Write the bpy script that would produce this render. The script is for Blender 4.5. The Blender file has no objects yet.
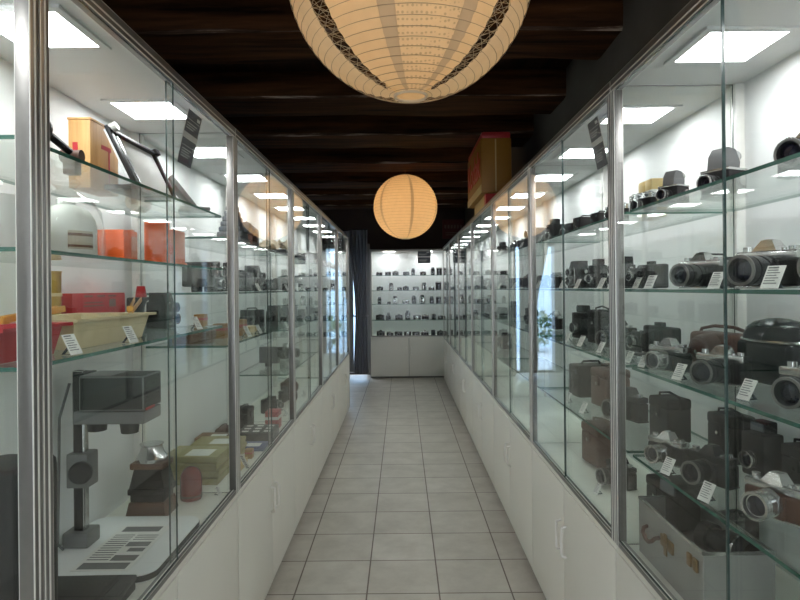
import bpy, bmesh, math, random
from mathutils import Vector, Matrix, noise
R = random.Random(7)
PI = math.pi
S = bpy.context.scene
COL = S.collection

# ------------------------------------------------------------------ materials
MATS = {}
def nt_new(name):
    m = bpy.data.materials.new(name); m.use_nodes = True
    nt = m.node_tree; nt.nodes.clear()
    out = nt.nodes.new('ShaderNodeOutputMaterial')
    return m, nt, out

def mat(name, col, rough=.5, metal=0., var=.12, scale=18., bump=0., spec=.5, coat=0., emit=None, estr=0.):
    if name in MATS: return MATS[name]
    m, nt, out = nt_new(name)
    b = nt.nodes.new('ShaderNodeBsdfPrincipled')
    nt.links.new(b.outputs[0], out.inputs[0])
    tc = nt.nodes.new('ShaderNodeTexCoord')
    nz = nt.nodes.new('ShaderNodeTexNoise'); nz.inputs['Scale'].default_value = scale; nz.inputs['Detail'].default_value = 4
    nt.links.new(tc.outputs['Object'], nz.inputs['Vector'])
    mx = nt.nodes.new('ShaderNodeMix'); mx.data_type = 'RGBA'
    mx.inputs['A'].default_value = tuple(max(0, c*(1-var)) for c in col)+(1,)
    mx.inputs['B'].default_value = tuple(min(1, c*(1+var)) for c in col)+(1,)
    nt.links.new(nz.outputs['Fac'], mx.inputs['Factor'])
    nt.links.new(mx.outputs['Result'], b.inputs['Base Color'])
    b.inputs['Roughness'].default_value = rough; b.inputs['Metallic'].default_value = metal
    b.inputs['Specular IOR Level'].default_value = spec
    b.inputs['Coat Weight'].default_value = coat
    if bump:
        nb = nt.nodes.new('ShaderNodeTexNoise'); nb.inputs['Scale'].default_value = scale*9
        nt.links.new(tc.outputs['Object'], nb.inputs['Vector'])
        bp = nt.nodes.new('ShaderNodeBump'); bp.inputs['Strength'].default_value = bump; bp.inputs['Distance'].default_value = .002
        nt.links.new(nb.outputs['Fac'], bp.inputs['Height']); nt.links.new(bp.outputs[0], b.inputs['Normal'])
    if emit:
        b.inputs['Emission Color'].default_value = emit+(1,); b.inputs['Emission Strength'].default_value = estr
    MATS[name] = m
    return m

IOR = 1.23
def glass_mat(name, tint, refl=1., rough=0.):
    m, nt, out = nt_new(name)
    geo = nt.nodes.new('ShaderNodeNewGeometry')
    mi = nt.nodes.new('ShaderNodeMix'); mi.data_type = 'FLOAT'
    mi.inputs['A'].default_value = IOR; mi.inputs['B'].default_value = 1/IOR
    nt.links.new(geo.outputs['Backfacing'], mi.inputs['Factor'])
    fr = nt.nodes.new('ShaderNodeFresnel'); nt.links.new(mi.outputs['Result'], fr.inputs['IOR'])
    mu = nt.nodes.new('ShaderNodeMath'); mu.operation = 'MULTIPLY'; mu.inputs[1].default_value = refl
    nt.links.new(fr.outputs[0], mu.inputs[0])
    tr = nt.nodes.new('ShaderNodeBsdfTransparent'); tr.inputs[0].default_value = tint+(1,)
    gl = nt.nodes.new('ShaderNodeBsdfGlossy'); gl.inputs['Roughness'].default_value = rough; gl.inputs['Color'].default_value = (1, 1, 1, 1)
    ms = nt.nodes.new('ShaderNodeMixShader')
    nt.links.new(mu.outputs[0], ms.inputs[0]); nt.links.new(tr.outputs[0], ms.inputs[1]); nt.links.new(gl.outputs[0], ms.inputs[2])
    nt.links.new(ms.outputs[0], out.inputs[0])
    MATS[name] = m
    return m

GLASS = glass_mat('cabinet_glass', (.985, .995, .99))
SHELFG = glass_mat('shelf_glass', (.955, .985, .972))
PLASTIC = glass_mat('clear_plastic', (.90, .91, .90), 1.6, .15)
GEDGE = mat('glass_edge', (.05, .16, .12), .15, var=.1, spec=.8)
PEDGE = mat('pane_edge', (.03, .055, .05), .2, var=.1)

def led_mat():
    m, nt, out = nt_new('led_light')
    e = nt.nodes.new('ShaderNodeEmission'); e.inputs[0].default_value = (.97, .99, 1., 1); e.inputs[1].default_value = LED
    nt.links.new(e.outputs[0], out.inputs[0]); return m
LED = 21.
LEDM = led_mat()

def bulb_mat(name, s):
    m, nt, out = nt_new(name)
    e = nt.nodes.new('ShaderNodeEmission'); e.inputs[0].default_value = (1., .73, .43, 1); e.inputs[1].default_value = s
    nt.links.new(e.outputs[0], out.inputs[0]); return m
BULB = bulb_mat('bulb_glow', 34.)
BULB2 = bulb_mat('bulb_glow_far', 52.)

def paper_mat(name, col, t, dots=False):
    m, nt, out = nt_new(name)
    tc = nt.nodes.new('ShaderNodeTexCoord')
    nz = nt.nodes.new('ShaderNodeTexNoise'); nz.inputs['Scale'].default_value = 26; nz.inputs['Detail'].default_value = 5
    nt.links.new(tc.outputs['Object'], nz.inputs['Vector'])
    mx = nt.nodes.new('ShaderNodeMix'); mx.data_type = 'RGBA'
    mx.inputs['A'].default_value = tuple(c*.9 for c in col)+(1,); mx.inputs['B'].default_value = tuple(min(1, c*1.06) for c in col)+(1,)
    nt.links.new(nz.outputs['Fac'], mx.inputs['Factor'])
    src = mx.outputs['Result']
    if dots:
        vo = nt.nodes.new('ShaderNodeTexVoronoi'); vo.inputs['Scale'].default_value = 95; vo.inputs['Randomness'].default_value = .25
        nt.links.new(tc.outputs['Object'], vo.inputs['Vector'])
        rp = nt.nodes.new('ShaderNodeValToRGB'); rp.color_ramp.elements[0].position = .22; rp.color_ramp.elements[1].position = .38
        rp.color_ramp.elements[0].color = (.72, .72, .72, 1); rp.color_ramp.elements[1].color = (1, 1, 1, 1)
        nt.links.new(vo.outputs['Distance'], rp.inputs[0])
        m2 = nt.nodes.new('ShaderNodeMix'); m2.data_type = 'RGBA'; m2.blend_type = 'MULTIPLY'; m2.inputs['Factor'].default_value = 1
        nt.links.new(src, m2.inputs['A']); nt.links.new(rp.outputs[0], m2.inputs['B']); src = m2.outputs['Result']
    d = nt.nodes.new('ShaderNodeBsdfDiffuse'); tl = nt.nodes.new('ShaderNodeBsdfTranslucent')
    nt.links.new(src, d.inputs[0]); nt.links.new(src, tl.inputs[0])
    ms = nt.nodes.new('ShaderNodeMixShader'); ms.inputs[0].default_value = t
    nt.links.new(d.outputs[0], ms.inputs[1]); nt.links.new(tl.outputs[0], ms.inputs[2])
    nt.links.new(ms.outputs[0], out.inputs[0])
    return m
PAPER = paper_mat('lantern_paper', (.78, .615, .40), .5)
PAPERD = paper_mat('lantern_paper_lace', (.79, .63, .42), .5, True)
PAPERDIM = paper_mat('lantern_paper_dimmed', (.74, .61, .43), .38)  # greyer, less translucent: dim lighting of the side panels put into the paper
PAPERS = paper_mat('lantern_paper_double', (.58, .46, .32), .36)

def floor_mat():
    m, nt, out = nt_new('floor_tiles')
    b = nt.nodes.new('ShaderNodeBsdfPrincipled'); nt.links.new(b.outputs[0], out.inputs[0])
    tc = nt.nodes.new('ShaderNodeTexCoord')
    mp = nt.nodes.new('ShaderNodeMapping'); mp.inputs['Location'].default_value = (.178+.339*20, -2.785+.34*40, 0)
    nt.links.new(tc.outputs['Object'], mp.inputs[0])
    br = nt.nodes.new('ShaderNodeTexBrick'); br.offset = 0; br.squash = 1
    br.inputs['Scale'].default_value = 1; br.inputs['Brick Width'].default_value = .339; br.inputs['Row Height'].default_value = .34
    br.inputs['Mortar Size'].default_value = .0038; br.inputs['Mortar Smooth'].default_value = .2; br.inputs['Bias'].default_value = 0
    br.inputs['Color1'].default_value = (.49, .455, .40, 1); br.inputs['Color2'].default_value = (.54, .505, .45, 1)
    br.inputs['Mortar'].default_value = (.13, .095, .075, 1)
    nt.links.new(mp.outputs[0], br.inputs['Vector'])
    nz = nt.nodes.new('ShaderNodeTexNoise'); nz.inputs['Scale'].default_value = 5; nz.inputs['Detail'].default_value = 7; nz.inputs['Roughness'].default_value = .65
    nt.links.new(tc.outputs['Object'], nz.inputs['Vector'])
    rp = nt.nodes.new('ShaderNodeValToRGB'); rp.color_ramp.elements[0].color = (.78, .76, .74, 1); rp.color_ramp.elements[1].color = (1.08, 1.08, 1.08, 1)
    rp.color_ramp.elements[0].position = .3; rp.color_ramp.elements[1].position = .7
    nt.links.new(nz.outputs['Fac'], rp.inputs[0])
    mx = nt.nodes.new('ShaderNodeMix'); mx.data_type = 'RGBA'; mx.blend_type = 'MULTIPLY'; mx.inputs['Factor'].default_value = 1
    nt.links.new(br.outputs['Color'], mx.inputs['A']); nt.links.new(rp.outputs[0], mx.inputs['B'])
    nt.links.new(mx.outputs['Result'], b.inputs['Base Color'])
    mr = nt.nodes.new('ShaderNodeMapRange'); mr.inputs['To Min'].default_value = .32; mr.inputs['To Max'].default_value = .5
    nt.links.new(nz.outputs['Fac'], mr.inputs['Value']); nt.links.new(mr.outputs[0], b.inputs['Roughness'])
    bp = nt.nodes.new('ShaderNodeBump'); bp.inputs['Strength'].default_value = .35; bp.inputs['Distance'].default_value = .002; bp.invert = True
    nt.links.new(br.outputs['Fac'], bp.inputs['Height']); nt.links.new(bp.outputs[0], b.inputs['Normal'])
    return m

def wood_mat(name, c1, c2, rough=.7, axis=0, stretch=14., streak=None, mid=.66, top=.78):
    m, nt, out = nt_new(name)
    b = nt.nodes.new('ShaderNodeBsdfPrincipled'); nt.links.new(b.outputs[0], out.inputs[0])
    tc = nt.nodes.new('ShaderNodeTexCoord'); mp = nt.nodes.new('ShaderNodeMapping')
    sc = [stretch]*3; sc[axis] = stretch*.08; mp.inputs['Scale'].default_value = sc
    nt.links.new(tc.outputs['Object'], mp.inputs[0])
    nz = nt.nodes.new('ShaderNodeTexNoise'); nz.inputs['Scale'].default_value = 1.6; nz.inputs['Detail'].default_value = 8; nz.inputs['Roughness'].default_value = .62
    nt.links.new(mp.outputs[0], nz.inputs['Vector'])
    rp = nt.nodes.new('ShaderNodeValToRGB'); e = rp.color_ramp.elements
    e[0].position = .34; e[0].color = c1+(1,); e[1].position = mid; e[1].color = c2+(1,)
    if streak:
        k = e.new(top); k.color = streak+(1,)
    nt.links.new(nz.outputs['Fac'], rp.inputs[0]); nt.links.new(rp.outputs[0], b.inputs['Base Color'])
    b.inputs['Roughness'].default_value = rough
    b.inputs['Specular IOR Level'].default_value = .5 if rough < .6 else .12
    bp = nt.nodes.new('ShaderNodeBump'); bp.inputs['Strength'].default_value = .5; bp.inputs['Distance'].default_value = .004
    nt.links.new(nz.outputs['Fac'], bp.inputs['Height']); nt.links.new(bp.outputs[0], b.inputs['Normal'])
    MATS[name] = m
    return m

M = dict(
    white=mat('white_laminate', (.79, .77, .70), .42, var=.03, scale=4),
    inner=mat('white_inner_panel', (.80, .81, .80), .55, var=.02, scale=4),
    alu=mat('brushed_aluminium', (.84, .825, .78), .45, .12, var=.08, scale=40),
    alud=mat('dark_aluminium', (.22, .21, .20), .35, .7, var=.1, scale=40),
    handle=mat('white_handle', (.82, .80, .76), .3, var=.02),
    seal=mat('black_seal', (.03, .03, .03), .6),
    plinth=mat('grey_plinth', (.22, .21, .20), .6),
    black=mat('black_metal', (.012, .012, .013), .42, var=.3, scale=30, spec=.22),
    blackp=mat('black_plastic', (.017, .017, .018), .5, var=.25, scale=30, spec=.22),
    leather=mat('black_leatherette', (.014, .013, .013), .6, var=.3, scale=120, bump=.6, spec=.25),
    gloss=mat('black_patent_leather', (.010, .010, .011), .24, var=.3, scale=20, bump=.12, spec=.25),
    brown=mat('brown_leather', (.085, .032, .018), .5, var=.3, scale=30, bump=.3),
    tan=mat('tan_leather', (.16, .062, .022), .5, var=.25, scale=30, bump=.2),
    chrome=mat('satin_chrome', (.58, .58, .57), .2, .97, var=.08, scale=40),
    grey=mat('grey_enamel', (.14, .14, .14), .4, .3, var=.1),
    lens=mat('lens_glass', (.010, .010, .020), .08, var=.3, spec=.45),
    window=mat('finder_glass', (.10, .12, .13), .08, var=.2, spec=.8),
    card=mat('white_card', (.80, .79, .75), .7, var=.03),
    ink=mat('grey_ink', (.17, .17, .17), .7, var=.1),
    inkw=mat('white_ink', (.80, .80, .80), .7, var=.1),
    poster=mat('slate_print', (.075, .082, .105), .45, var=.15, scale=10),
    orange=mat('orange_plastic', (.90, .13, .016), .38, var=.06),
    orangep=mat('pale_orange_plastic', (.82, .30, .18), .45, var=.06),
    red=mat('red_card', (.42, .018, .022), .45, var=.1),
    redp=mat('red_plastic', (.50, .02, .03), .3, var=.06),
    maroon=mat('maroon_plastic', (.21, .025, .022), .22, var=.1, coat=.4),
    cream=mat('cream_plastic', (.72, .60, .36), .4, var=.06),
    amber=mat('amber_plastic', (.68, .31, .02), .35, var=.08),
    bottle=mat('white_plastic', (.78, .77, .72), .4, var=.04),
    kraft=mat('yellow_green_card', (.36, .32, .15), .65, var=.15),
    gold=mat('gold_card', (.58, .42, .17), .5, var=.12),
    yellow=mat('yellow_card', (.33, .145, .010), .5, var=.08),
    blue=mat('blue_card', (.035, .06, .20), .5, var=.15),
    greyc=mat('grey_enlarger', (.165, .168, .165), .42, var=.12),
    slate=mat('blue_grey_cloth', (.16, .17, .185), .9, var=.2, scale=30, bump=.4),
    creamc=mat('cream_cloth', (.58, .50, .38), .9, var=.15, scale=20, bump=.4),
    mcase=mat('pale_metal_case', (.33, .33, .31), .42, .35, var=.12),
    brass=mat('aged_brass', (.24, .15, .06), .4, .7, var=.2),
    curtain=mat('grey_curtain_cloth', (.30, .29, .30), .9, var=.15, scale=40, bump=.2),
    curtainl=mat('pale_grey_curtain_cloth', (.42, .40, .38), .9, var=.12, scale=40, bump=.2),
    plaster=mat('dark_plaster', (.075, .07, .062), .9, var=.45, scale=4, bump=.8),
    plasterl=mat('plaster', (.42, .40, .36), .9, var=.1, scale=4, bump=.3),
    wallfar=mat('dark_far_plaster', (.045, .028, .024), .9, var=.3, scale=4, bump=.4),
    sign=mat('oxblood_sign', (.10, .012, .012), .6, var=.2),
    signt=mat('dull_sign_ink', (.17, .10, .08), .7, var=.2),
    wire=mat('rib_wire', (.33, .26, .18), .6),
    cord=mat('brown_cord', (.05, .03, .02), .6),
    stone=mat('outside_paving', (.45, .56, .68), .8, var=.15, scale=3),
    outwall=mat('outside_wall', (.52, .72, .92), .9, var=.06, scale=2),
    leaf=mat('leaf_green', (.06, .14, .05), .6, var=.5, scale=8),
)
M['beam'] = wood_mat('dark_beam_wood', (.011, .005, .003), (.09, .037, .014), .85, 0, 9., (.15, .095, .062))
M['edge_pale'] = wood_mat('pale_beam_edge', (.012, .006, .004), (.08, .05, .034), .9, 0, 16., (.36, .29, .23), .52, .62)  # pale mottled band along the lower near edge of each beam
M['board'] = wood_mat('dark_ceiling_boards', (.008, .004, .003), (.026, .013, .008), .8, 1, 8.)
M['pine'] = wood_mat('pine_wood', (.50, .26, .085), (.70, .41, .15), .5, 2, 22.)
M['walnut'] = wood_mat('walnut_wood', (.06, .022, .010), (.13, .05, .02), .35, 0, 22.)
M['floor'] = floor_mat()
M['amberj'] = mat('amber_jug_plastic', (.50, .33, .08), .3, var=.1)

# ------------------------------------------------------------------ mesh builder
class G:
    def __init__(s): s.bm = bmesh.new()
    def _mark(s, n0, m):
        s.bm.faces.ensure_lookup_table()
        for f in s.bm.faces[n0:]: f.material_index = m
    def box(s, c, d, bev=0., m=0, rot=None, seg=2):
        n0 = len(s.bm.faces)
        r = bmesh.ops.create_cube(s.bm, size=1.)
        vs = r['verts']
        for v in vs: v.co = Vector((v.co.x*d[0], v.co.y*d[1], v.co.z*d[2]))
        if bev:
            es = list({e for v in vs for e in v.link_edges})
            q = bmesh.ops.bevel(s.bm, geom=es, offset=min(bev, min(d)*.49), segments=seg, affect='EDGES', profile=.6)
            vs = list({v for f in q['faces'] for v in f.verts} | {v for v in vs if v.is_valid})
        for v in vs:
            if rot is not None: v.co = rot @ v.co
            v.co += Vector(c)
        s._mark(n0, m); return s
    def b(s, x0, x1, y0, y1, z0, z1, bev=0., m=0):
        return s.box(((x0+x1)/2, (y0+y1)/2, (z0+z1)/2), (abs(x1-x0), abs(y1-y0), abs(z1-z0)), bev, m)
    def lathe(s, prof, o=(0, 0, 0), d=(0, 0, 1), n=20, m=0, sx=1., sy=1., cap=True):
        d = Vector(d).normalized(); q = Vector((0, 0, 1)).rotation_difference(d).to_matrix() if d.z > -.9999 else Matrix.Rotation(PI, 3, 'X')
        n0 = len(s.bm.faces); rings = []
        for r, h in prof:
            rings.append([s.bm.verts.new(Vector(o)+q @ Vector((r*sx*math.cos(2*PI*k/n), r*sy*math.sin(2*PI*k/n), h))) for k in range(n)])
        for a, b in zip(rings, rings[1:]):
            for k in range(n): s.bm.faces.new((a[k], a[(k+1) % n], b[(k+1) % n], b[k]))
        if cap:
            s.bm.faces.new(rings[0][::-1]); s.bm.faces.new(rings[-1])
        s._mark(n0, m); return s
    def cyl(s, p0, p1, r, r2=None, n=16, m=0):
        p0, p1 = Vector(p0), Vector(p1)
        return s.lathe([(r, 0), (r if r2 is None else r2, (p1-p0).length)], p0, p1-p0, n, m)
    def tube(s, pts, r, n=6, m=0, closed=False):
        pts = [Vector(p) for p in pts]; n0 = len(s.bm.faces); rings = []; L = len(pts); ref = None
        for i, p in enumerate(pts):
            a = pts[(i-1) % L] if closed or i else p; b = pts[(i+1) % L] if closed or i < L-1 else p
            t = (b-a).normalized()
            if ref is None:
                ref = t.cross(Vector((0, 0, 1)))
                if ref.length < .1: ref = t.cross(Vector((1, 0, 0)))
            ref = (ref-t*ref.dot(t)).normalized(); u = t.cross(ref)
            rings.append([s.bm.verts.new(p+r*(math.cos(2*PI*k/n)*ref+math.sin(2*PI*k/n)*u)) for k in range(n)])
        for i in range(L if closed else L-1):
            a, b = rings[i], rings[(i+1) % L]
            for k in range(n): s.bm.faces.new((a[k], a[(k+1) % n], b[(k+1) % n], b[k]))
        if not closed:
            s.bm.faces.new(rings[0][::-1]); s.bm.faces.new(rings[-1])
        s._mark(n0, m); return s
    def prism(s, poly, a, b, axis='y', m=0):
        """poly in the two other axes (in xyz order), extruded along axis from a to b"""
        n0 = len(s.bm.faces)
        def mk(p, t): return {'x': (t, p[0], p[1]), 'y': (p[0], t, p[1]), 'z': (p[0], p[1], t)}[axis]
        A = [s.bm.verts.new(mk(p, a)) for p in poly]; B = [s.bm.verts.new(mk(p, b)) for p in poly]
        k = len(poly)
        s.bm.faces.new(A); s.bm.faces.new(B[::-1])
        for i in range(k): s.bm.faces.new((A[i], B[i], B[(i+1) % k], A[(i+1) % k]))
        s._mark(n0, m); return s
    def frus(s, c0, d0, c1, d1, m=0):
        """box with different bottom and top rectangles; c=(x,y,z)"""
        n0 = len(s.bm.faces)
        q = lambda c, d: [s.bm.verts.new((c[0]+i*d[0]/2, c[1]+j*d[1]/2, c[2])) for i, j in ((-1, -1), (1, -1), (1, 1), (-1, 1))]
        A, B = q(c0, d0), q(c1, d1)
        s.bm.faces.new(A[::-1]); s.bm.faces.new(B)
        for i in range(4): s.bm.faces.new((A[i], A[(i+1) % 4], B[(i+1) % 4], B[i]))
        s._mark(n0, m); return s
    def build(s, name, mats, parent=None, smooth=True, loc=None, rot=None):
        bmesh.ops.recalc_face_normals(s.bm, faces=s.bm.faces[:])
        me = bpy.data.meshes.new(name); s.bm.to_mesh(me); s.bm.free()
        for mm in (mats if isinstance(mats, (list, tuple)) else [mats]): me.materials.append(mm)
        if smooth:
            me.polygons.foreach_set('use_smooth', [True]*len(me.polygons)); me.set_sharp_from_angle(angle=math.radians(38))
        o = bpy.data.objects.new(name, me); COL.objects.link(o)
        if parent is not None: o.parent = parent
        if loc is not None: o.location = loc
        if rot is not None: o.rotation_euler = rot
        return o

def root(name, loc=(0, 0, 0), rz=0.):
    o = bpy.data.objects.new(name, None); COL.objects.link(o); o.empty_display_size = .05
    o.location = loc; o.rotation_euler = (0, 0, rz); return o
def tag(o, label, cat, group=None):
    o['label'] = label; o['category'] = cat
    if group: o['group'] = group
    return o
def struct(o, label=None):
    o['kind'] = 'structure'
    if label: o['label'] = label
    return o
KIDS = {}
def copy_tree(o, parent=None):
    c = o.copy(); COL.objects.link(c)
    if parent is not None: c.parent = parent
    KIDS[c.name] = []
    for ch in kids(o): KIDS[c.name].append(copy_tree(ch, c))
    return c
def kids(o):
    if o.name not in KIDS: KIDS[o.name] = list(o.children)
    return KIDS[o.name]

# ------------------------------------------------------------------ item prototypes (front faces local -y, origin on the base)
def lens_part(r, body, y0, z, L, R0, rim='black', barrel='black', x=0., ring='chrome'):
    """barrel along -y from y0"""
    g = G(); p = [(R0*1.02, 0), (R0*1.02, L*.16), (R0*.9, L*.17), (R0*.9, L*.3), (R0, L*.31), (R0, L*.62), (R0*.93, L*.63), (R0*.93, L*.72), (R0*1.03, L*.73), (R0*1.03, L*.97), (R0*.98, L), (R0*.84, L), (R0*.78, L*.86), (.0005, L*.8)]
    g.lathe(p, (x, y0, z), (0, -1, 0), 22)
    l = g.build('lens', M[barrel], body)
    g = G(); g.lathe([(R0*.8, 0), (R0*.72, R0*.10), (R0*.4, R0*.22), (.0005, R0*.26)], (x, y0-L*.80, z), (0, -1, 0), 18); g.build('lens_glass', M['lens'], l)
    g = G()
    for a, b2 in ((.985, 1.05), (.64, 1.0)) if rim == 'chrome' else ((.985, 1.045),):
        g.lathe([(R0*.9, -.002), (R0*b2, -.002), (R0*b2*1.012, 0), (R0*b2, .002), (R0*.86, .0022), (R0*.84, -.002)], (x, y0-L*a, z), (0, -1, 0), 22, cap=False)
    g.build('lens_ring', M[ring], l)
    return l

def p_slr(top='chrome', barrel='black', skin='leather', L=.06, R0=.031):
    r = root('slr_camera')
    g = G(); g.box((0, 0, .034), (.142, .044, .062), .010, seg=3); g.b(-.034, .034, -.030, -.018, .006, .062, .004); g.build('body', M[skin], r)
    g = G(); g.box((0, 0, .074), (.140, .042, .019), .005); g.b(-.071, .071, -.021, .021, .0005, .006, .002); g.build('top_plate', M[top], r)
    g = G(); g.frus((0, -.002, .083), (.056, .044), (0, .002, .107), (.024, .030)); g.box((0, .002, .1075), (.020, .018, .003), .001); g.build('prism', M[top], r)
    lens_part(r, r, -.030, .040, L, R0, 'chrome' if barrel == 'chrome' else 'black', barrel, ring='chrome' if barrel == 'chrome' else 'alud')
    g = G(); g.cyl((.052, 0, .083), (.052, 0, .092), .011, n=16); g.build('winding_lever', M['chrome'], r)
    g = G(); g.cyl((-.052, 0, .083), (-.052, 0, .094), .010, n=16); g.build('rewind_knob', M['chrome'], r)
    g = G(); g.cyl((.036, -.008, .083), (.036, -.008, .089), .0055, n=12); g.build('shutter_button', M['chrome'], r)
    return r
def p_rf(top='chrome', skin='leather', R0=.022, L=.028):
    r = root('viewfinder_camera')
    g = G()
    poly = [(-.052+.016*math.cos(t), .016*math.sin(t)) for t in [PI/2+k*PI/6 for k in range(7)]]+[(.052+.016*math.cos(t), .016*math.sin(t)) for t in [-PI/2+k*PI/6 for k in range(7)]]
    g.prism(poly, .0005, .058, 'z'); g.build('body', M[skin], r)
    g = G(); g.prism([(x*1.0, y*1.04) for x, y in poly], .058, .076, 'z'); g.b(-.022, .030, -.014, .014, .075, .082, .002); g.build('top_plate', M[top], r)
    g = G(); g.b(-.045, -.034, -.0185, -.012, .062, .072); g.b(.030, .046, -.0185, -.012, .062, .072); g.b(-.008, .006, -.0185, -.012, .063, .071); g.build('finder_window', M['window'], r)
    lens_part(r, r, -.016, .032, L, R0, 'chrome', top)
    g = G(); g.cyl((.044, 0, .076), (.044, 0, .083), .009); g.cyl((-.046, 0, .076), (-.046, 0, .084), .010); g.build('knob', M['chrome'], r)
    return r
def p_fold(skin='leather', metal='chrome'):
    r = root('folding_camera')
    g = G(); g.box((0, .01, .045), (.155, .030, .088), .009, seg=3); g.build('body', M[skin], r)
    g = G(); g.b(-.040, .040, -.075, -.004, .006, .010, .001); g.build('drop_bed', M[metal], r)
    g = G(); n = 9
    for k in range(n):
        y = -.005-k*.0068; w = .066-k*.0022; h = .066-k*.0018; e = .003 if k % 2 else -.002
        g.box((0, y, .046), (w+e, .0066, h+e), .001)
    g.build('bellows', M['blackp'], r)
    g = G(); g.box((0, -.069, .046), (.052, .006, .060), .002); g.build('lens_board', M[metal], r)
    lens_part(r, r, -.072, .046, .016, .018, 'chrome', 'black')
    g = G(); g.b(-.018, .018, -.002, .014, .089, .101, .002); g.build('viewfinder', M[metal], r)
    return r
def p_box(skin='leather'):
    r = root('box_camera')
    g = G(); g.box((0, 0, .0555), (.082, .125, .110), .004); g.build('body', M[skin], r)
    g = G(); g.box((0, -.064, .0555), (.076, .004, .104), .002); g.build('front_plate', M['black'], r)
    g = G(); g.lathe([(.015, 0), (.015, .004), (.009, .0045), (.0005, .002)], (0, -.066, .045), (0, -1, 0)); g.build('lens', M['lens'], r)
    g = G(); g.b(.012, .030, -.068, -.0655, .082, .098, .001); g.b(-.032, -.018, -.068, -.0655, .060, .076, .001); g.build('finder_window', M['window'], r)
    g = G(); g.tube([(0, -.035, .110), (0, -.028, .121), (0, .028, .121), (0, .035, .110)], .004, 6); g.build('carry_strap', M['leather'], r)
    g = G(); g.cyl((.041, .03, .03), (.050, .03, .03), .009); g.build('winding_key', M['chrome'], r)
    return r
def p_tlr():
    r = root('twin_lens_camera')
    g = G(); g.box((0, 0, .0525), (.078, .082, .104), .005); g.build('body', M['leather'], r)
    g = G(); g.box((0, -.045, .058), (.062, .010, .088), .003); g.build('front_plate', M['chrome'], r)
    lens_part(r, r, -.049, .038, .020, .020, 'chrome', 'black')
    lens_part(r, r, -.049, .082, .018, .019, 'chrome', 'black')
    g = G(); g.frus((0, 0, .104), (.066, .066), (0, .004, .140), (.060, .058)); g.build('focusing_hood', M['black'], r)
    g = G(); g.cyl((.039, .01, .05), (.052, .01, .05), .016); g.cyl((.039, .01, .085), (.047, .01, .085), .010); g.build('focus_knob', M['chrome'], r)
    return r
def p_med(prism='grey'):
    r = root('medium_format_camera')
    g = G(); g.box((0, .01, .047), (.10, .085, .090), .006); g.build('body', M['leather'], r)
    g = G(); g.b(-.051, .051, -.034, .054, .084, .092, .002); g.b(-.052, .052, -.034, .054, .0006, .008, .002); g.build('trim_plate', M['chrome'], r)
    g = G(); g.prism([(-.030, .092), (.048, .092), (.052, .118), (.030, .156), (-.006, .160), (-.024, .135)], -.028, .028, 'x'); g.build('prism_finder', M[prism], r)
    g = G(); g.lathe([(.020, 0), (.019, .03), (.016, .034), (.0005, .03)], (0, .044, .128), (0, .8, .5)); g.build('eyepiece', M['chrome'], r)
    lens_part(r, r, -.032, .046, .050, .025, 'chrome', 'black')
    g = G(); g.cyl((.050, .01, .05), (.068, .01, .05), .017); g.build('winding_knob', M['chrome'], r)
    return r
def p_cine():
    r = root('cine_camera')
    g = G(); g.box((0, 0, .072), (.050, .125, .100), .010, seg=3); g.build('body', M['grey'], r)
    g = G(); g.b(-.014, .014, -.010, .026, .0005, .024, .004); g.build('grip', M['black'], r)
    lens_part(r, r, -.062, .080, .052, .021, 'chrome', 'black')
    g = G(); g.lathe([(.011, 0), (.011, .03), (.008, .03)], (0, -.060, .112), (0, -1, 0)); g.build('viewfinder', M['black'], r)
    g = G(); g.cyl((.025, .02, .075), (.034, .02, .075), .018); g.build('winding_key', M['chrome'], r)
    return r
def p_compact(skin='blackp', front='black'):
    r = root('compact_camera')
    g = G(); g.box((0, 0, .036), (.128, .042, .070), .009, seg=3); g.build('body', M[skin], r)
    g = G(); g.b(-.060, .060, -.0225, -.018, .046, .066, .002); g.build('front_panel', M[front], r)
    lens_part(r, r, -.020, .030, .022, .024, 'chrome', 'black')
    g = G(); g.b(.028, .054, -.025, -.020, .049, .063, .001); g.build('flash', M['window'], r)
    g = G(); g.b(-.018, -.002, -.025, -.020, .051, .062, .001); g.build('finder_window', M['lens'], r)
    return r
def p_tall(skin='black'):
    """upright pocket camera or folded box with flash head"""
    r = root('upright_camera')
    g = G(); g.box((0, 0, .055), (.072, .060, .108), .007); g.build('body', M[skin], r)
    lens_part(r, r, -.029, .045, .020, .021, 'chrome', 'black')
    g = G(); g.box((0, .004, .123), (.050, .036, .030), .005); g.build('flash_head', M['blackp'], r)
    g = G(); g.b(-.020, .020, -.016, -.012, .114, .133); g.build('flash_window', M['window'], r)
    return r
def p_case(skin='brown', dome=True):
    r = root('leather_case')
    g = G(); g.box((0, .01, .043), (.150, .062, .084), .014, seg=3)
    g.build('case_body', M[skin], r)
    g = G(); g.lathe([(.040, -.01), (.039, .020), (.034, .034), (.024, .040), (.0005, .041)], (0, -.018, .044), (0, -1, 0), 22); g.build('lens_dome', M[skin], r)
    g = G(); g.tube([(.074, .01, .075), (.068, .012, .090), (.03, .014, .098), (-.03, .014, .098), (-.068, .012, .090), (-.074, .01, .075)], .004, 6); g.build('strap', M[skin], r)
    g = G(); g.cyl((0, -.058, .044), (0, -.061, .044), .005, n=10); g.build('snap', M['chrome'], r)
    return r
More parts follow.
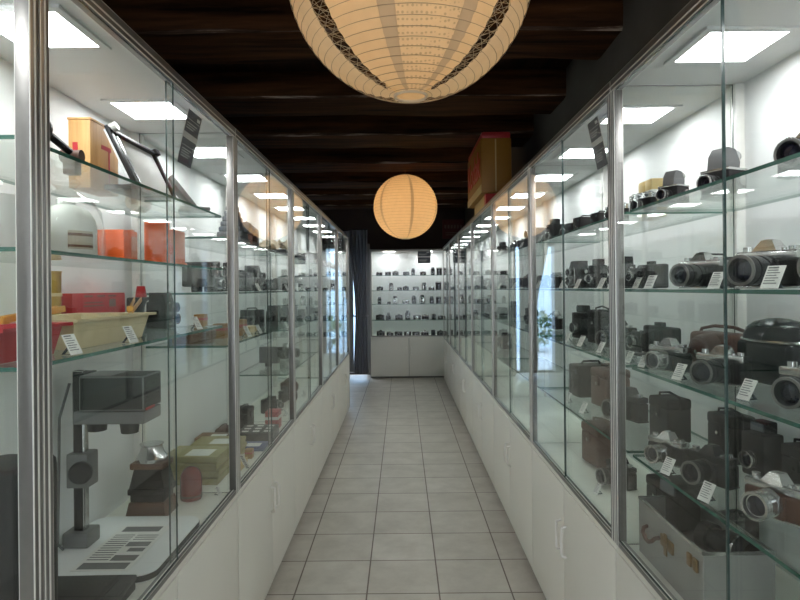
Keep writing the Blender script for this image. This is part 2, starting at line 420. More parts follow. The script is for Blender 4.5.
def p_caseup(skin='gloss', w=.095, d=.075, h=.130):
    r = root('upright_leather_case')
    g = G(); g.box((0, 0, h*.38+.0005), (w, d, h*.76), .008, seg=3); g.build('case_body', M[skin], r)
    g = G(); g.box((0, 0, h*.86), (w*1.03, d*1.04, h*.24), .010, seg=3); g.b(-.012, .012, -d*.55, -d*.5, h*.55, h*.80, .002); g.build('case_lid', M[skin], r)
    g = G(); g.cyl((0, -d*.55, h*.6), (0, -d*.58, h*.6), .005, n=10); g.build('snap', M['chrome'], r)
    g = G(); g.tube([(w*.53, 0, h*.75), (w*.5, 0, h*1.02), (0, .0, h*1.08), (-w*.5, 0, h*1.02), (-w*.53, 0, h*.75)], .0035, 6); g.build('strap', M[skin], r)
    return r
def p_card(w=.042, h=.052):
    r = root('caption_card')
    a = math.radians(62); c, s_ = math.cos(a), math.sin(a)
    g = G(); t = .0012
    q = Matrix.Rotation(a-PI/2, 3, 'X')
    g.box((0, -.016+h*c/2, .0012+h*s_/2), (w, t, h), rot=q); g.build('card_face', M['card'], r, smooth=False)
    g = G(); g.prism([(-.016+h*c*.55, .0006+h*s_*.55), (-.016+h*c*.55+.0015, .0006+h*s_*.55), (.014, .0004), (.0125, .0004)], -w*.12, w*.12, 'x'); g.b(-w*.12, w*.12, -.010, .014, .0004, .0012); g.build('prop', M['window'], r, smooth=False)
    g = G()
    for k in range(7):
        f = .91-k*.115; ww = w*(.36 if k else .28)*(1 if k % 2 == 0 else .8); hh = .0013 if k else .0026
        y, z = -.016+h*c*f, .0006+h*s_*f
        g.box((-(w*.4-ww), y-.0009*s_, z+.0006+.0009*c), (ww*2, hh, .0006), rot=None)
    # lay the strips in the plane of the sloping face
    o = g.build('printed_lines', M['ink'], r, smooth=False)
    me = o.data
    for i in range(0, len(me.vertices), 8):
        cy = sum(me.vertices[j].co.y for j in range(i, i+8))/8; cz = sum(me.vertices[j].co.z for j in range(i, i+8))/8
        for j in range(i, i+8):
            v = me.vertices[j].co; dy, dz = v.y-cy, v.z-cz
            v.y = cy+dy*c-dz*s_; v.z = cz+dy*s_+dz*c
    return r
def p_filmbox(w=.034, d=.034, h=.085, m='gold', band='card'):
    r = root('film_box')
    g = G(); g.box((0, 0, h/2+.0005), (w, d, h), .0015); g.build('carton', M[m], r)
    g = G(); g.b(-w*.5-.0004, w*.5+.0004, -d*.5-.0004, d*.5+.0004, h*.55, h*.72); g.build('printed_band', M[band], r)
    return r
def p_flatbox(w=.2, d=.26, h=.03, m='kraft'):
    r = root('paper_box')
    g = G(); g.box((0, 0, h*.35+.0005), (w*.985, d*.985, h*.7), .002); g.build('box_base', M[m], r)
    g = G(); g.box((0, 0, h*.68+.0005), (w, d, h*.64), .002); g.build('box_lid', M[m], r)
    g = G(); g.box((-w*.12, -d*.1, h+.0009), (w*.55, d*.45, .0008)); g.build('paper_label', M['card'], r)
    return r

PROTO = {}
DEFS = {
    'slr_c': (lambda: p_slr('chrome', 'black'), 'black SLR camera with chrome top', 'camera'),
    'slr_cc': (lambda: p_slr('chrome', 'chrome', L=.05, R0=.029), 'SLR camera with all-chrome lens', 'camera'),
    'slr_b': (lambda: p_slr('black', 'black'), 'all-black SLR camera', 'camera'),
    'slr_L': (lambda: p_slr('chrome', 'black', L=.072, R0=.032), 'SLR camera with large black lens', 'camera'),
    'slr_br': (lambda: p_slr('chrome', 'chrome', 'brown', L=.055, R0=.032), 'brown-skinned SLR camera with chrome lens', 'camera'),
    'rf_c': (lambda: p_rf('chrome'), 'small chrome-topped viewfinder camera', 'camera'),
    'rf_b': (lambda: p_rf('black'), 'small black viewfinder camera', 'camera'),
    'fold': (lambda: p_fold(), 'folding camera with open bellows', 'camera'),
    'fold_b': (lambda: p_fold('leather', 'black'), 'black folding camera with open bellows', 'camera'),
    'box': (lambda: p_box(), 'black box camera with strap', 'camera'),
    'tlr': (lambda: p_tlr(), 'twin-lens reflex camera', 'camera'),
    'med': (lambda: p_med(), 'medium-format camera with grey prism finder', 'camera'),
    'cine': (lambda: p_cine(), 'grey cine camera', 'camera'),
    'comp': (lambda: p_compact(), 'black compact camera', 'camera'),
    'comp_g': (lambda: p_compact('grey', 'chrome'), 'silver-grey compact camera', 'camera'),
    'tall': (lambda: p_tall(), 'upright black camera with flash head', 'camera'),
    'case': (lambda: p_case('brown'), 'brown leather camera case', 'case'),
    'case_k': (lambda: p_case('gloss'), 'glossy black leather camera case', 'case'),
    'caseup': (lambda: p_caseup('leather'), 'upright black leather case', 'case'),
    'caseup_b': (lambda: p_caseup('brown', .10, .08, .12), 'upright brown leather case', 'case'),
    'card': (lambda: p_card(.032, .042), 'white leaning caption card', 'card'),
    'fb_g': (lambda: p_filmbox(), 'small upright gold film box', 'box'),
    'fb_y': (lambda: p_filmbox(.05, .04, .05, 'yellow', 'red'), 'small yellow film box', 'box'),
    'fb_r': (lambda: p_filmbox(.07, .05, .07, 'red', 'card'), 'red printed carton', 'box'),
    'pb': (lambda: p_flatbox(), 'flat yellow-green paper box', 'box'),
    'pb_y': (lambda: p_flatbox(.13, .18, .035, 'gold'), 'flat golden paper box', 'box'),
    'pb_b': (lambda: p_flatbox(.11, .15, .022, 'blue'), 'flat blue paper box', 'box'),
    'pb_t': (lambda: p_flatbox(.10, .14, .05, 'tan'), 'tan paper box', 'box'),
}
ITEMS = []
def spawn(key, loc, rz, sc=1., unit=None, shelf=None, desc=None):
    fn, d, cat = DEFS[key]
    if key not in PROTO:
        o = PROTO[key] = fn()
    else:
        o = copy_tree(PROTO[key])
    o.location = loc; o.rotation_euler = (0, 0, rz); o.scale = (sc, sc, sc)
    ITEMS.append((o, desc or d, cat, unit, shelf))
    return o

# ------------------------------------------------------------------ display cabinets
DX, DEPTH, HT, CT = .63, .40, 2.045, .66       # front plane, depth, height, counter height
def cabinet(name, loc, rz, w, shelves, label, glass_at, solid=False, group=None, led=2, desc_group=None):
    r = root(name, loc, rz); tag(r, label, 'display cabinet', group)
    d, P = DEPTH, .028
    g = G(); g.b(.002, w-.002, .022, d, .055, CT-.022); g.build('cupboard_body', M['white'], r, False)
    for x in (.0, w/2-.004, w-.008):
        g = G(); g.b(x+.0005, x+.0075, .0195, .0218, .056, CT-.024); g.build('door_gap', M['seal'], r, False)
    g = G(); g.b(.004, w-.004, .05, d-.02, 0, .054); g.build('plinth', M['plinth'], r, False)
    g = G(); g.b(.001, w-.001, .004, d, CT-.021, CT, .003); g.build('counter_board', M['white'], r)
    for k in (0, 1):
        x0, x1 = (.0035, w/2-.0028) if k == 0 else (w/2+.0028, w-.0035)
        g = G(); g.b(x0, x1, .003, .021, .028, CT-.024, .0015); dr = g.build('door', M['white'], r)
        hx = x1-.035 if k == 0 else x0+.035
        g = G(); g.tube([(hx, .003, .37), (hx, -.016, .375), (hx, -.018, .39), (hx, -.018, .47), (hx, -.016, .485), (hx, .003, .49)], .0045, 8); g.build('handle', M['handle'], dr)
    g = G(); g.b(.002, w-.002, d-.012, d, CT, HT-.018); g.build('back_panel', M['inner'], r, False)
    g = G(); g.b(.002, w-.002, .004, d, HT-.018, HT); g.build('top_panel', M['inner'], r, False)
    for x in (0, w-P):
        g = G(); g.b(x+.0005, x+P-.0005, 0, P, CT, HT-.034, .002); g.b(x+P*.42, x+P*.58, -.0008, .001, CT, HT-.034, m=1); g.build('post', [M['alu'], M['alud']], r)
        g = G(); g.b(x+.001, x+P-.001, d-P-.012, d-.0125, CT, HT-.019, .002); g.build('back_post', M['alu'], r)
    g = G(); g.b(.0005, w-.0005, 0, P, HT-.034, HT+.001, .002); g.b(.001, w-.001, -.0012, .002, HT-.022, HT-.018, m=1); g.build('top_rail', [M['alu'], M['alud']], r)
    g = G(); g.b(P, w-P, .001, .024, CT, CT+.016, .001); g.b(P, w-P, .010, .014, CT+.016, CT+.0165, m=1); g.build('sliding_track', [M['alu'], M['alud']], r)
    # sliding panes
    def pane(nm, x0, x1, y0, y1, z0, z1, thin, mg, me, par):
        g = G(); g.b(x0, x1, y0, y1, z0, z1)
        g.bm.normal_update()
        for f in g.bm.faces: f.material_index = 0 if abs(f.normal[thin]) > .9 else 1
        return g.build(nm, [mg, me], par, False)
    pane('sliding_pane', P*.6, w/2+.012, .005, .0095, CT+.0168, HT-.036, 1, GLASS, PEDGE, r)
    pane('sliding_pane', w/2-.012, w-P*.6, .0150, .0195, CT+.0168, HT-.036, 1, GLASS, PEDGE, r)
    if solid:
        for x in (0, w-.014):
            g = G(); g.b(x+.001, x+.013, P, d-P-.013, CT, HT-.019); g.build('side_panel', M['inner'], r, False)
    else:
        for ga in glass_at:
            x = .0105 if ga == 0 else w-.0155
            pane('side_pane', x, x+.005, P, d-P-.013, CT+.001, HT-.02, 0, GLASS, PEDGE, r)
    for z in shelves:
        pane('glass_shelf', .018, w-.018, .050, d-.042, z-.008, z, 2, SHELFG, GEDGE, r)
    for k in range(led):
        cx = w*(.25+.5*k); cy = .19
        g = G(); g.b(cx-.092, cx+.092, cy-.092, cy+.092, HT-.0225, HT-.0185); f = g.build('light_panel', LEDM, r, False)
        g = G()
        for a, b_, c, e in ((-.112, .112, -.112, -.0925), (-.112, .112, .0925, .112), (-.112, -.0925, -.0924, .0924), (.0925, .112, -.0924, .0924)):
            g.b(cx+a, cx+b_, cy+c, cy+e, HT-.0245, HT-.0185)
        g.build('light_trim', M['inner'], f, False)
    return r

ORD = ['nearest', 'second', 'third', 'fourth', 'fifth', 'sixth', 'seventh', 'eighth']
RSH = [.93, 1.19, 1.42, 1.655]
yR = [-.63, .58, 1.785, 2.94, 4.17, 5.42, 6.67, 7.91, 9.13]
yL = [-.16, 1.042, 2.27, 3.47, 4.69, 5.88, 7.08, 8.27]
UNITS = {}
def unit(side, i, shelves):
    ys = yR if side == 'R' else yL
    y0, y1 = ys[i]+.001, ys[i+1]-.001
    w = y1-y0
    n = {'R': i-1, 'L': i-1}[side]
    nm = ('%s cabinet of the %s row' % (ORD[n], 'right-hand' if side == 'R' else 'left-hand')) if n >= 0 else 'cabinet beside the camera in the %s row' % ('right-hand' if side == 'R' else 'left-hand')
    lab = 'tall white glass-fronted display cabinet, %s' % nm
    if side == 'R': r = cabinet('display_cabinet', (DX, y1, 0), -PI/2, w, shelves, lab, (0,) if i < 7 else (0,), group='display cabinets lining the aisle')
    else: r = cabinet('display_cabinet', (-DX, y0, 0), PI/2, w, shelves, lab, (1,), group='display cabinets lining the aisle')
    UNITS[side+str(i)] = (shelves, y0, y1)
LSH1 = [1.295, 1.51, 1.71]
LSH2 = [1.215, 1.42, 1.635]
LSH3 = [.93, 1.19, 1.42, 1.635]
unit('R', 0, []); 
for i in range(1, 8): unit('R', i, RSH)
unit('L', 0, [])
unit('L', 1, LSH1); unit('L', 2, LSH2)
for i in range(3, 6): unit('L', i, LSH3)
YF = 9.44
ESH = [.92, 1.175, 1.393, 1.633]
cabinet('display_cabinet', (-.508, YF, 0), 0, 1.22, ESH, 'wide white display cabinet closing the far end of the aisle', (), solid=True, group='display cabinets lining the aisle')

# ------------------------------------------------------------------ the collection
E = .0008
SHN5 = {0: 'bottom board', 1: 'fourth shelf', 2: 'middle shelf', 3: 'second shelf', 4: 'top shelf'}
def put(side, i, sh, x, y, key, turn=18, sc=1., desc=None, dz=0.):
    """sh 0 = counter, 1.. = shelves upward; x = distance from the aisle centre"""
    z = CT if sh == 0 else UNITS[side+str(i)][0][sh-1]
    t = math.radians(turn)
    if side == 'R': return spawn(key, (x, y, z+E+dz), -PI/2+t, sc, side+str(i), sh, desc)
    return spawn(key, (-x, y, z+E+dz), PI/2-t, sc, side+str(i), sh, desc)

# nearest right-hand cabinet
R1 = [
    (4, .85, 1.225, 'slr_c', 25, .92), (4, .84, 1.56, 'med', 25, .82), (4, .77, 1.69, 'med', 30, .62),
    (3, .815, 1.315, 'slr_L', 25, 1.0), (3, .81, 1.60, 'slr_L', 25, .9), (3, .735, 1.17, 'card', 20, 1.2),
    (3, .715, 1.345, 'card', 20, 1.), (3, .715, 1.70, 'card', 20, 1.), (3, .90, 1.70, 'box', 15, .8), (3, .82, 1.10, 'slr_c', 25, 1.),
    (2, .745, 1.66, 'slr_cc', 25, .85), (2, .885, 1.665, 'case', 12, 1.25), (2, .775, 1.44, 'slr_L', 30, .86),
    (2, .80, 1.15, 'slr_L', 25, .9),
    (2, .705, 1.505, 'card', 15, 1.05), (2, .72, 1.235, 'card', 10, 1.1), (2, .71, 1.745, 'card', 15, .9),
    (1, .93, 1.69, 'caseup', 8, 1.05), (1, .745, 1.675, 'slr_cc', 25, .82), (1, .78, 1.505, 'slr_b', 25, .88), (1, .935, 1.55, 'tall', 12, 1.05),
    (1, .80, 1.275, 'slr_br', 25, .9), (1, .93, 1.36, 'caseup', 5, 1.0), (1, .705, 1.575, 'card', 15, 1.1), (1, .705, 1.375, 'card', 15, 1.1),
    (0, .93, 1.70, 'box', 15, 1.0), (0, .90, 1.20, 'case_k', 10, 1.1), (0, .705, 1.055, 'card', 15, 1.2), (0, .80, 1.135, 'slr_b', 20, 1.),
]
for sh, x, y, k, t, s_ in R1: put('R', 1, sh, x, y, k, t, s_)

def near_objects():
    # big domed black leather case on the third shelf
    z = RSH[1]+E
    r = root('ever_ready_case', (.905, 1.425, z), -PI/2+.12)
    tag(r, 'big glossy black domed camera case with chrome trim, nearest right cabinet', 'case')
    g = G(); g.box((0, 0, .052), (.19, .10, .103), .018, seg=3); g.build('case_body', M['gloss'], r)
    g = G(); pr = [(.098, 0), (.098, .012), (.090, .03), (.066, .046), (.03, .054), (.0005, .056)]
    g.lathe(pr, (0, -.004, .103), (0, 0, 1), 24, sx=1., sy=.60); g.build('domed_lid', M['gloss'], r)
    g = G(); g.tube([(.10*math.cos(t), -.004+.062*math.sin(t), .106) for t in [2*PI*k/28 for k in range(28)]], .0032, 6, closed=True); g.build('chrome_trim', M['chrome'], r)
    # open metal case on the counter
    r = root('metal_case', (.765, 1.545, CT+E), 0)
    tag(r, 'open pale metal case of black camera gear with brass latch on cabinet counter', 'case')
    W, D, H, t = .165, .37, .155, .005
    g = G(); g.b(-W/2, W/2, -D/2, D/2, 0, t)
    g.b(-W/2, -W/2+t, -D/2, D/2, t, H, .001); g.b(W/2-t, W/2, -D/2, D/2, t, H, .001); g.b(-W/2+t, W/2-t, -D/2, -D/2+t, t, H, .001); g.b(-W/2+t, W/2-t, D/2-t, D/2, t, H, .001)
    g.build('case_shell', M['mcase'], r, False)
    g = G(); g.b(-W/2-.001, W/2+.001, -D/2-.001, -D/2+.004, H-.004, H+.003); g.b(-W/2-.001, W/2+.001, D/2-.004, D/2+.001, H-.004, H+.003)
    g.b(-W/2-.001, -W/2+.004, -D/2, D/2, H-.004, H+.003); g.b(W/2-.004, W/2+.001, -D/2, D/2, H-.004, H+.003); g.build('rim', M['chrome'], r, False)
    g = G(); g.b(-W/2+t, W/2-t, -D/2+t, D/2-t, t, .098); g.build('foam_insert', M['blackp'], r, False)
    g = G(); g.b(-W/2-.006, -W/2, -.04, .03, .085, .115, .002); g.b(-W/2-.009, -W/2-.005, -.012, .004, .07, .125, .001); g.b(-W/2-.006, -W/2, -.165, -.145, .10, .13, .002); g.b(-W/2-.006, -W/2, -.135, -.115, .10, .13, .002); g.build('latch', M['brass'], r)
    g = G(); g.tube([(-W/2, .125, .095), (-W/2-.012, .122, .092), (-W/2-.017, .115, .082), (-W/2-.018, .095, .072), (-W/2-.018, .075, .072), (-W/2-.017, .055, .082), (-W/2-.012, .048, .092), (-W/2, .045, .095)], .0055, 8); g.build('handle', M['brown'], r)
    # black gear inside the case
    q = root('lens_barrel', (.785, 1.45, CT+.0995), 0.4); tag(q, 'black lens barrel lying in the open metal case', 'lens')
    g = G(); g.lathe([(.030, 0), (.034, .02), (.034, .07), (.028, .072), (.028, .10), (.036, .102), (.036, .13), (.02, .13)], (0, -.065, .038), (0, 1, 0), 22); g.build('barrel', M['black'], q)
    g = G(); g.lathe([(.0365, 0), (.0365, .006)], (0, -.04, .038), (0, 1, 0), 22); g.build('grip_ring', M['chrome'], q)
    q = root('flash_unit', (.775, 1.655, CT+.0995), .2); tag(q, 'black flash gun standing in the far end of the open metal case', 'flash')
    g = G(); g.box((0, 0, .045), (.07, .06, .09), .006); g.build('body', M['black'], q)
    g = G(); g.box((-.004, 0, .112), (.085, .075, .042), .006); g.b(-.02, .02, -.02, .02, .088, .094); g.build('flash_head', M['blackp'], q)
    g = G(); g.b(-.0485, -.046, -.03, .03, .097, .127); g.build('flash_window', M['window'], q)
near_objects()

# second right-hand cabinet
R2 = [
    (4, .85, 1.985, 'fb_g', 0, 1.5), (4, .86, 2.065, 'fb_g', 0, 1.55), (4, .76, 1.87, 'rf_c', 20, .8), (4, .79, 2.18, 'rf_c', 15, .9), (4, .84, 2.47, 'box', 15, .70), (4, .84, 2.70, 'box', 12, .78), (4, .80, 2.835, 'rf_b', 12, .9),
    (3, .83, 1.99, 'fold_b', 12, .9), (3, .74, 1.86, 'card', 12, .9), (3, .83, 2.24, 'tlr', 20, .85), (3, .83, 2.52, 'tall', 15, .9), (3, .82, 2.76, 'tlr', 20, .9), (3, .72, 2.42, 'card', 12, 1.), (3, .715, 2.63, 'card', 12, 1.), (3, .72, 2.13, 'card', 12, 1.),
    (2, .86, 2.00, 'fold_b', 8, 1.15), (2, .71, 1.85, 'card', 12, .9), (2, .83, 2.27, 'slr_b', 20, 1.), (2, .84, 2.50, 'caseup', 10, 1.1), (2, .83, 2.74, 'tall', 15, 1.1), (2, .715, 2.36, 'card', 12, 1.1), (2, .715, 2.56, 'card', 12, 1.1), (2, .715, 2.13, 'card', 12, 1.),
    (1, .86, 1.92, 'caseup', 10, 1.1), (1, .85, 2.23, 'slr_b', 15, 1.1), (1, .86, 2.47, 'caseup_b', 8, 1.35), (1, .86, 2.72, 'box', 8, 1.3), (1, .715, 2.34, 'card', 12, 1.1), (1, .715, 2.56, 'card', 12, 1.1),
    (0, .86, 1.95, 'caseup', 10, 1.1), (0, .84, 2.30, 'slr_b', 15, 1.), (0, .86, 2.58, 'caseup_b', 8, 1.5), (0, .72, 2.20, 'card', 12, 1.),
]
for sh, x, y, k, t, s_ in R2: put('R', 2, sh, x, y, k, t, s_)
# farther right-hand cabinets
POOL = ['rf_c', 'slr_b', 'fold', 'box', 'comp', 'rf_b', 'tlr', 'slr_c', 'tall', 'fold_b', 'cine', 'comp_g', 'caseup']
def fill(side, i, plan, seed):
    rr = random.Random(seed); sh_, y0, y1 = UNITS[side+str(i)]
    for sh, n in plan:
        last = None
        for k in range(n):
            y = y0+.13+(y1-y0-.26)*((k+.5)/n)+rr.uniform(-.03, .03)
            key = rr.choice([p for p in POOL if p != last]); last = key
            put(side, i, sh, .83+rr.uniform(-.02, .03), y, key, rr.uniform(8, 22), rr.uniform(.88, 1.08))
            if k % 2 == 0 and i < 5: put(side, i, sh, .715, y-.13, 'card', 12, 1.)
fill('R', 3, ((4, 4), (3, 3), (2, 2)), 3)
fill('R', 4, ((4, 4), (3, 3), (2, 2), (1, 1)), 4)
fill('R', 5, ((4, 3), (3, 2), (2, 2)), 5)
fill('R', 6, ((4, 3), (3, 2)), 6)
fill('R', 7, ((4, 2), (3, 1)), 7)

# end cabinet, row by row from the top
def erow(sh, lst):
    for px0, px1, key, sc in lst:
        z = ESH[sh-1] if sh else CT
        spawn(key, (((px0+px1)/2-402)*.01587, YF+.145, z+E), R.uniform(-.15, .15), sc, 'E', sh)
erow(4, [(376, 382, 'rf_c', .75), (385, 391, 'rf_b', .72), (392, 399, 'slr_c', .72), (403, 410, 'comp', .8), (411, 416, 'tall', .8), (420, 427, 'fold', .62), (431, 436, 'tall', .9), (438, 442, 'caseup', .85)])
erow(3, [(376, 383, 'fold', .68), (389, 393, 'tlr', .85), (397, 402.6, 'rf_b', .6), (403, 409, 'slr_b', .68), (413, 419.5, 'comp', .8), (422, 427, 'tlr', .85), (429, 435, 'rf_c', .7), (436.5, 441.5, 'caseup', .95)])
erow(2, [(376.5, 381.5, 'tall', .82), (387, 390.5, 'rf_b', .45), (392, 397.5, 'tlr', .9), (402, 410, 'comp_g', .9), (412, 416, 'tall', .95), (420, 425, 'tlr', 1.), (430, 434, 'tall', .85), (437, 441, 'caseup', .8)])
erow(1, [(375, 384, 'fold_b', .9), (385, 390.5, 'med', .72), (395, 402.5, 'slr_b', .85), (405, 410, 'tall', 1.05), (413, 421, 'fold', .78), (421.5, 429, 'slr_c', .8), (431.5, 436.5, 'box', .75), (438, 444.5, 'fold_b', .62)])
erow(0, [(376, 384, 'slr_b', .92), (386, 393, 'rf_c', .85), (394, 402, 'comp', 1.), (403.5, 411, 'fold', .76), (412, 419.5, 'comp', .92), (421, 428.5, 'slr_c', .85), (430, 436.5, 'box', .8), (437, 444.5, 'slr_b', .82)])
for sh, px in ((4, 400.8), (4, 429), (3, 385.8), (3, 411), (2, 399.5), (2, 427.5), (1, 392.5), (1, 403.6), (0, 385), (0, 420)):
    z = ESH[sh-1] if sh else CT
    spawn('card', ((px-402)*.01587, YF+.095, z+E), 0, .55, 'E', sh)

# ------------------------------------------------------------------ left-hand darkroom cabinet
def poly_board(g, x0, x1, y0, y1, z0, z1, rad, m=0):
    P = []
    for cx, cy, a0 in ((x1-rad, y0+rad, -PI/2), (x1-rad, y1-rad, 0), (x0+rad, y1-rad, PI/2), (x0+rad, y0+rad, PI)):
        P += [(cx+rad*math.cos(a0+k*PI/12), cy+rad*math.sin(a0+k*PI/12)) for k in range(7)]
    g.prism(P, z0, z1, 'z', m)
def tray(name, cx, cy, z, w, d, h, m, label):
    r = root(name, (cx, cy, z)); tag(r, label, 'tray')
    g = G(); t = .003
    def ring(w, d, z): return [g.bm.verts.new((i*w/2, j*d/2, z)) for i, j in ((-1, -1), (1, -1), (1, 1), (-1, 1))]
    s = [ring(w*.86, d*.9, 0), ring(w, d, h), ring(w+.03, d+.03, h+.001), ring(w+.03, d+.03, h-.006), ring(w+.024, d+.024, h-.006), ring(w+.024, d+.024, h-.0025)]
    inn = [ring(w-2*t, d-2*t, h-.001), ring(w*.86-2*t, d*.9-2*t, t)]
    order = [s[0], ring(w+.001, d+.001, h-.003), s[3], s[2], inn[0], inn[1]]
    for a, b in zip(order, order[1:]):
        for k in range(4): g.bm.faces.new((a[k], a[(k+1) % 4], b[(k+1) % 4], b[k]))
    g.bm.faces.new(order[0][::-1]); g.bm.faces.new(order[-1])
    for q in (s[1], s[4], s[5]):
        for v in q: g.bm.verts.remove(v)
    g.build('tray_shell', M[m], r, False)
    g = G()
    for k in range(5): g.box((-w*.32+k*w*.16, 0, t+.0015), (.008, d*.7, .003), .001)
    g.build('ribbed_floor', M[m], r)
    return r
def tongs(x, y, z, rz, label, tilt=.12):
    r = root('print_tongs', (x, y, z), rz); tag(r, label, 'tongs', 'amber print tongs')
    for k in (-1, 1):
        g = G(); g.box((0, k*.007, .008), (.16, .004, .014), .0015, rot=Matrix.Rotation(-tilt, 3, 'Y') @ Matrix.Rotation(k*.03, 3, 'Z')); g.build('arm', M['amber'], r)
    g = G(); g.box((-.078, 0, -.001), (.02, .018, .016), .004); g.build('hinge', M['amber'], r)
def darkroom():
    zt, zm, zl = LSH1[2]+E, LSH1[1]+E, LSH1[0]+E
    # top shelf
    r = root('wooden_box', (-.875, 1.70, zt)); tag(r, 'tall pine box with red stamp on top shelf, nearest left cabinet', 'box')
    g = G(); g.box((0, 0, .0935), (.06, .16, .186), .002); g.build('box_body', M['pine'], r)
    g = G(); g.box((0, 0, .1895), (.064, .164, .006), .001); g.build('box_lid', M['pine'], r)
    g = G(); g.b(.030, .0312, .02, .026, .01, .13); g.b(.030, .0312, -.02, .035, .120, .132); g.b(-.018, -.004, -.0812, -.080, .10, .125); g.build('red_stamp', M['redp'], r, False)
    r = root('swing_arm_lamp', (-.80, 1.365, zt), .0); tag(r, 'black jointed lamp arm lying on top shelf before pine box', 'lamp arm')
    g = G(); g.lathe([(.0005, 0), (.018, .003), (.024, .014), (.024, .03), (.014, .045)], (.0, -.065, .085), (0, 1, -.15), 16); g.build('lamp_head', M['black'], r)
    g = G(); g.tube([(0, -.03, .08), (.005, .03, .062), (.006, .075, .050)], .009, 8); g.build('arm', M['black'], r)
    g = G(); g.cyl((-.018, .072, .045), (.03, .072, .045), .015, n=14); g.box((.006, .072, .018), (.03, .03, .036), .003); g.build('joint', M['brown'], r)
    # printing easel: white board with black masking arms, leaning back
    r = root('enlarging_easel', (-.735, 1.775, zt+.0085), 0); tag(r, 'white-boarded enlarging easel with black masking arms standing on top shelf', 'easel')
    tl = Matrix.Rotation(math.radians(-24), 3, 'Y')
    g = G(); g.box(tl @ Vector((0, 0, .093)), (.008, .30, .175), .001, rot=tl); g.build('board', M['card'], r, False)
    g = G(); g.box(tl @ Vector((.008, -.145, .092)), (.010, .022, .19), .002, rot=tl); g.box(tl @ Vector((.008, .145, .092)), (.010, .018, .18), .002, rot=tl); g.build('side_arm', M['black'], r)
    g = G(); g.box(tl @ Vector((.010, 0, .174)), (.012, .31, .012), .002, rot=tl); g.box(tl @ Vector((.010, .15, .176)), (.03, .03, .020), .004, rot=tl); g.build('top_arm', M['black'], r)
    g = G(); g.box(tl @ Vector((.010, -.115, .085)), (.004, .012, .15), .001, rot=tl); g.build('ruler', M['chrome'], r)
    g = G(); g.cyl(tl @ Vector((.012, -.135, .182)), tl @ Vector((.030, -.135, .182)), .014, n=14); g.build('clamp_knob', M['bottle'], r)
    g = G(); g.box((-.045, 0, -.0005), (.09, .25, .015), .002); g.build('foot', M['black'], r); r.scale = (1, 1, .93)
    r = root('slide_viewer', (-.775, 2.135, zt+.003), .45); tag(r, 'grey-green tilted plate viewer with painted oval reflection, top shelf corner', 'viewer')
    tl = Matrix.Rotation(math.radians(-38), 3, 'Y')
    g = G(); g.box(tl @ Vector((0, 0, .07))+Vector((.03, 0, .006)), (.016, .12, .13), .003, rot=tl); g.build('plate', M['greyc'], r)
    g = G(); g.lathe([(.03, 0), (.03, .002)], tl @ Vector((.009, 0, .075))+Vector((.03, 0, .006)), tl @ Vector((1, 0, 0)), 20, sx=1.6, sy=.7); g.build('oval_reflection', M['card'], r)  # white oval painted on as the plate's reflection
    g = G(); g.box((.03, 0, .006), (.10, .10, .011), .002); g.build('foot', M['greyc'], r)
    r = root('cotton_roll', (-.93, 2.13, zt)); tag(r, 'cream roll with brass end on top shelf beside tilted viewer', 'roll')
    g = G(); g.lathe([(.03, 0), (.032, .004), (.032, .076), (.03, .08)], (-.01, -.04, .033), (0, 1, 0), 18); g.build('roll', M['creamc'], r)
    g = G(); g.lathe([(.012, 0), (.012, .006)], (-.01, -.046, .033), (0, 1, 0), 14); g.build('core', M['brass'], r)
    # second shelf: bagged white containers
    r = root('white_tank', (-.845, 1.50, zm)); tag(r, 'round-shouldered white developing tank with brown label inside clear bag', 'tank')
    g = G(); g.lathe([(.066, 0), (.070, .004), (.070, .07), (.066, .10), (.052, .122), (.026, .134), (.022, .136), (.022, .150), (.0005, .151)], n=28); g.build('tank_body', M['bottle'], r)
    g = G()
    for k in range(7):
        a = -.95+k*.13; q = Matrix.Rotation(a, 3, 'Z')
        g.box(q @ Vector((.0704, 0, .045)), (.001, .0094, .045), rot=q)
        g.box(q @ Vector((.0709, 0, .058)), (.001, .0094, .007), m=1, rot=q); g.box(q @ Vector((.0709, 0, .030)), (.001, .0094, .006), m=1, rot=q)
    g.build('paper_label', [M['creamc'], M['tan']], r, False)
    g = G(); rr = random.Random(2)
    prof = [(.082, .001), (.088, .03), (.086, .08), (.076, .12), (.056, .150), (.030, .168), (.02, .176), (.034, .190)]
    n = 26; rings = []
    for rad, h in prof:
        rings.append([g.bm.verts.new((rad*(1+.06*math.sin(k*3+h*40)+rr.uniform(-.03, .03))*math.cos(2*PI*k/n), rad*(1+.06*math.cos(k*2+h*30))*math.sin(2*PI*k/n), h)) for k in range(n)])
    for a, b in zip(rings, rings[1:]):
        for k in range(n): g.bm.faces.new((a[k], a[(k+1) % n], b[(k+1) % n], b[k]))
    g.build('clear_bag', PLASTIC, r)
    r = root('funnel', (-.86, 1.295, zm)); tag(r, 'pale translucent plastic jug beside the bagged white tank', 'jug')
    g = G(); g.lathe([(.045, 0), (.048, .004), (.058, .12), (.062, .125), (.058, .125), (.044, .008), (.0005, .006)], n=24); g.build('vessel', M['bottle'], r)
    g = G(); g.tube([(-.055, 0, .11), (-.085, 0, .10), (-.085, 0, .04), (-.05, 0, .03)], .006, 8); g.build('handle', M['bottle'], r)
    r.name = 'measuring_jug'
    r = root('orange_box', (-.79, 1.655, zm)); tag(r, 'bright orange square tank box beside bagged white tank', 'tank')
    g = G(); g.box((0, 0, .0435), (.075, .085, .085), .004); g.build('shell', M['orange'], r)
    g = G(); g.box((.0, .03, .088), (.06, .02, .006), .001); g.b(.0375, .039, .0, .036, .012, .07); g.build('inset_panel', M['orangep'], r)
    r.name = 'developing_tank'
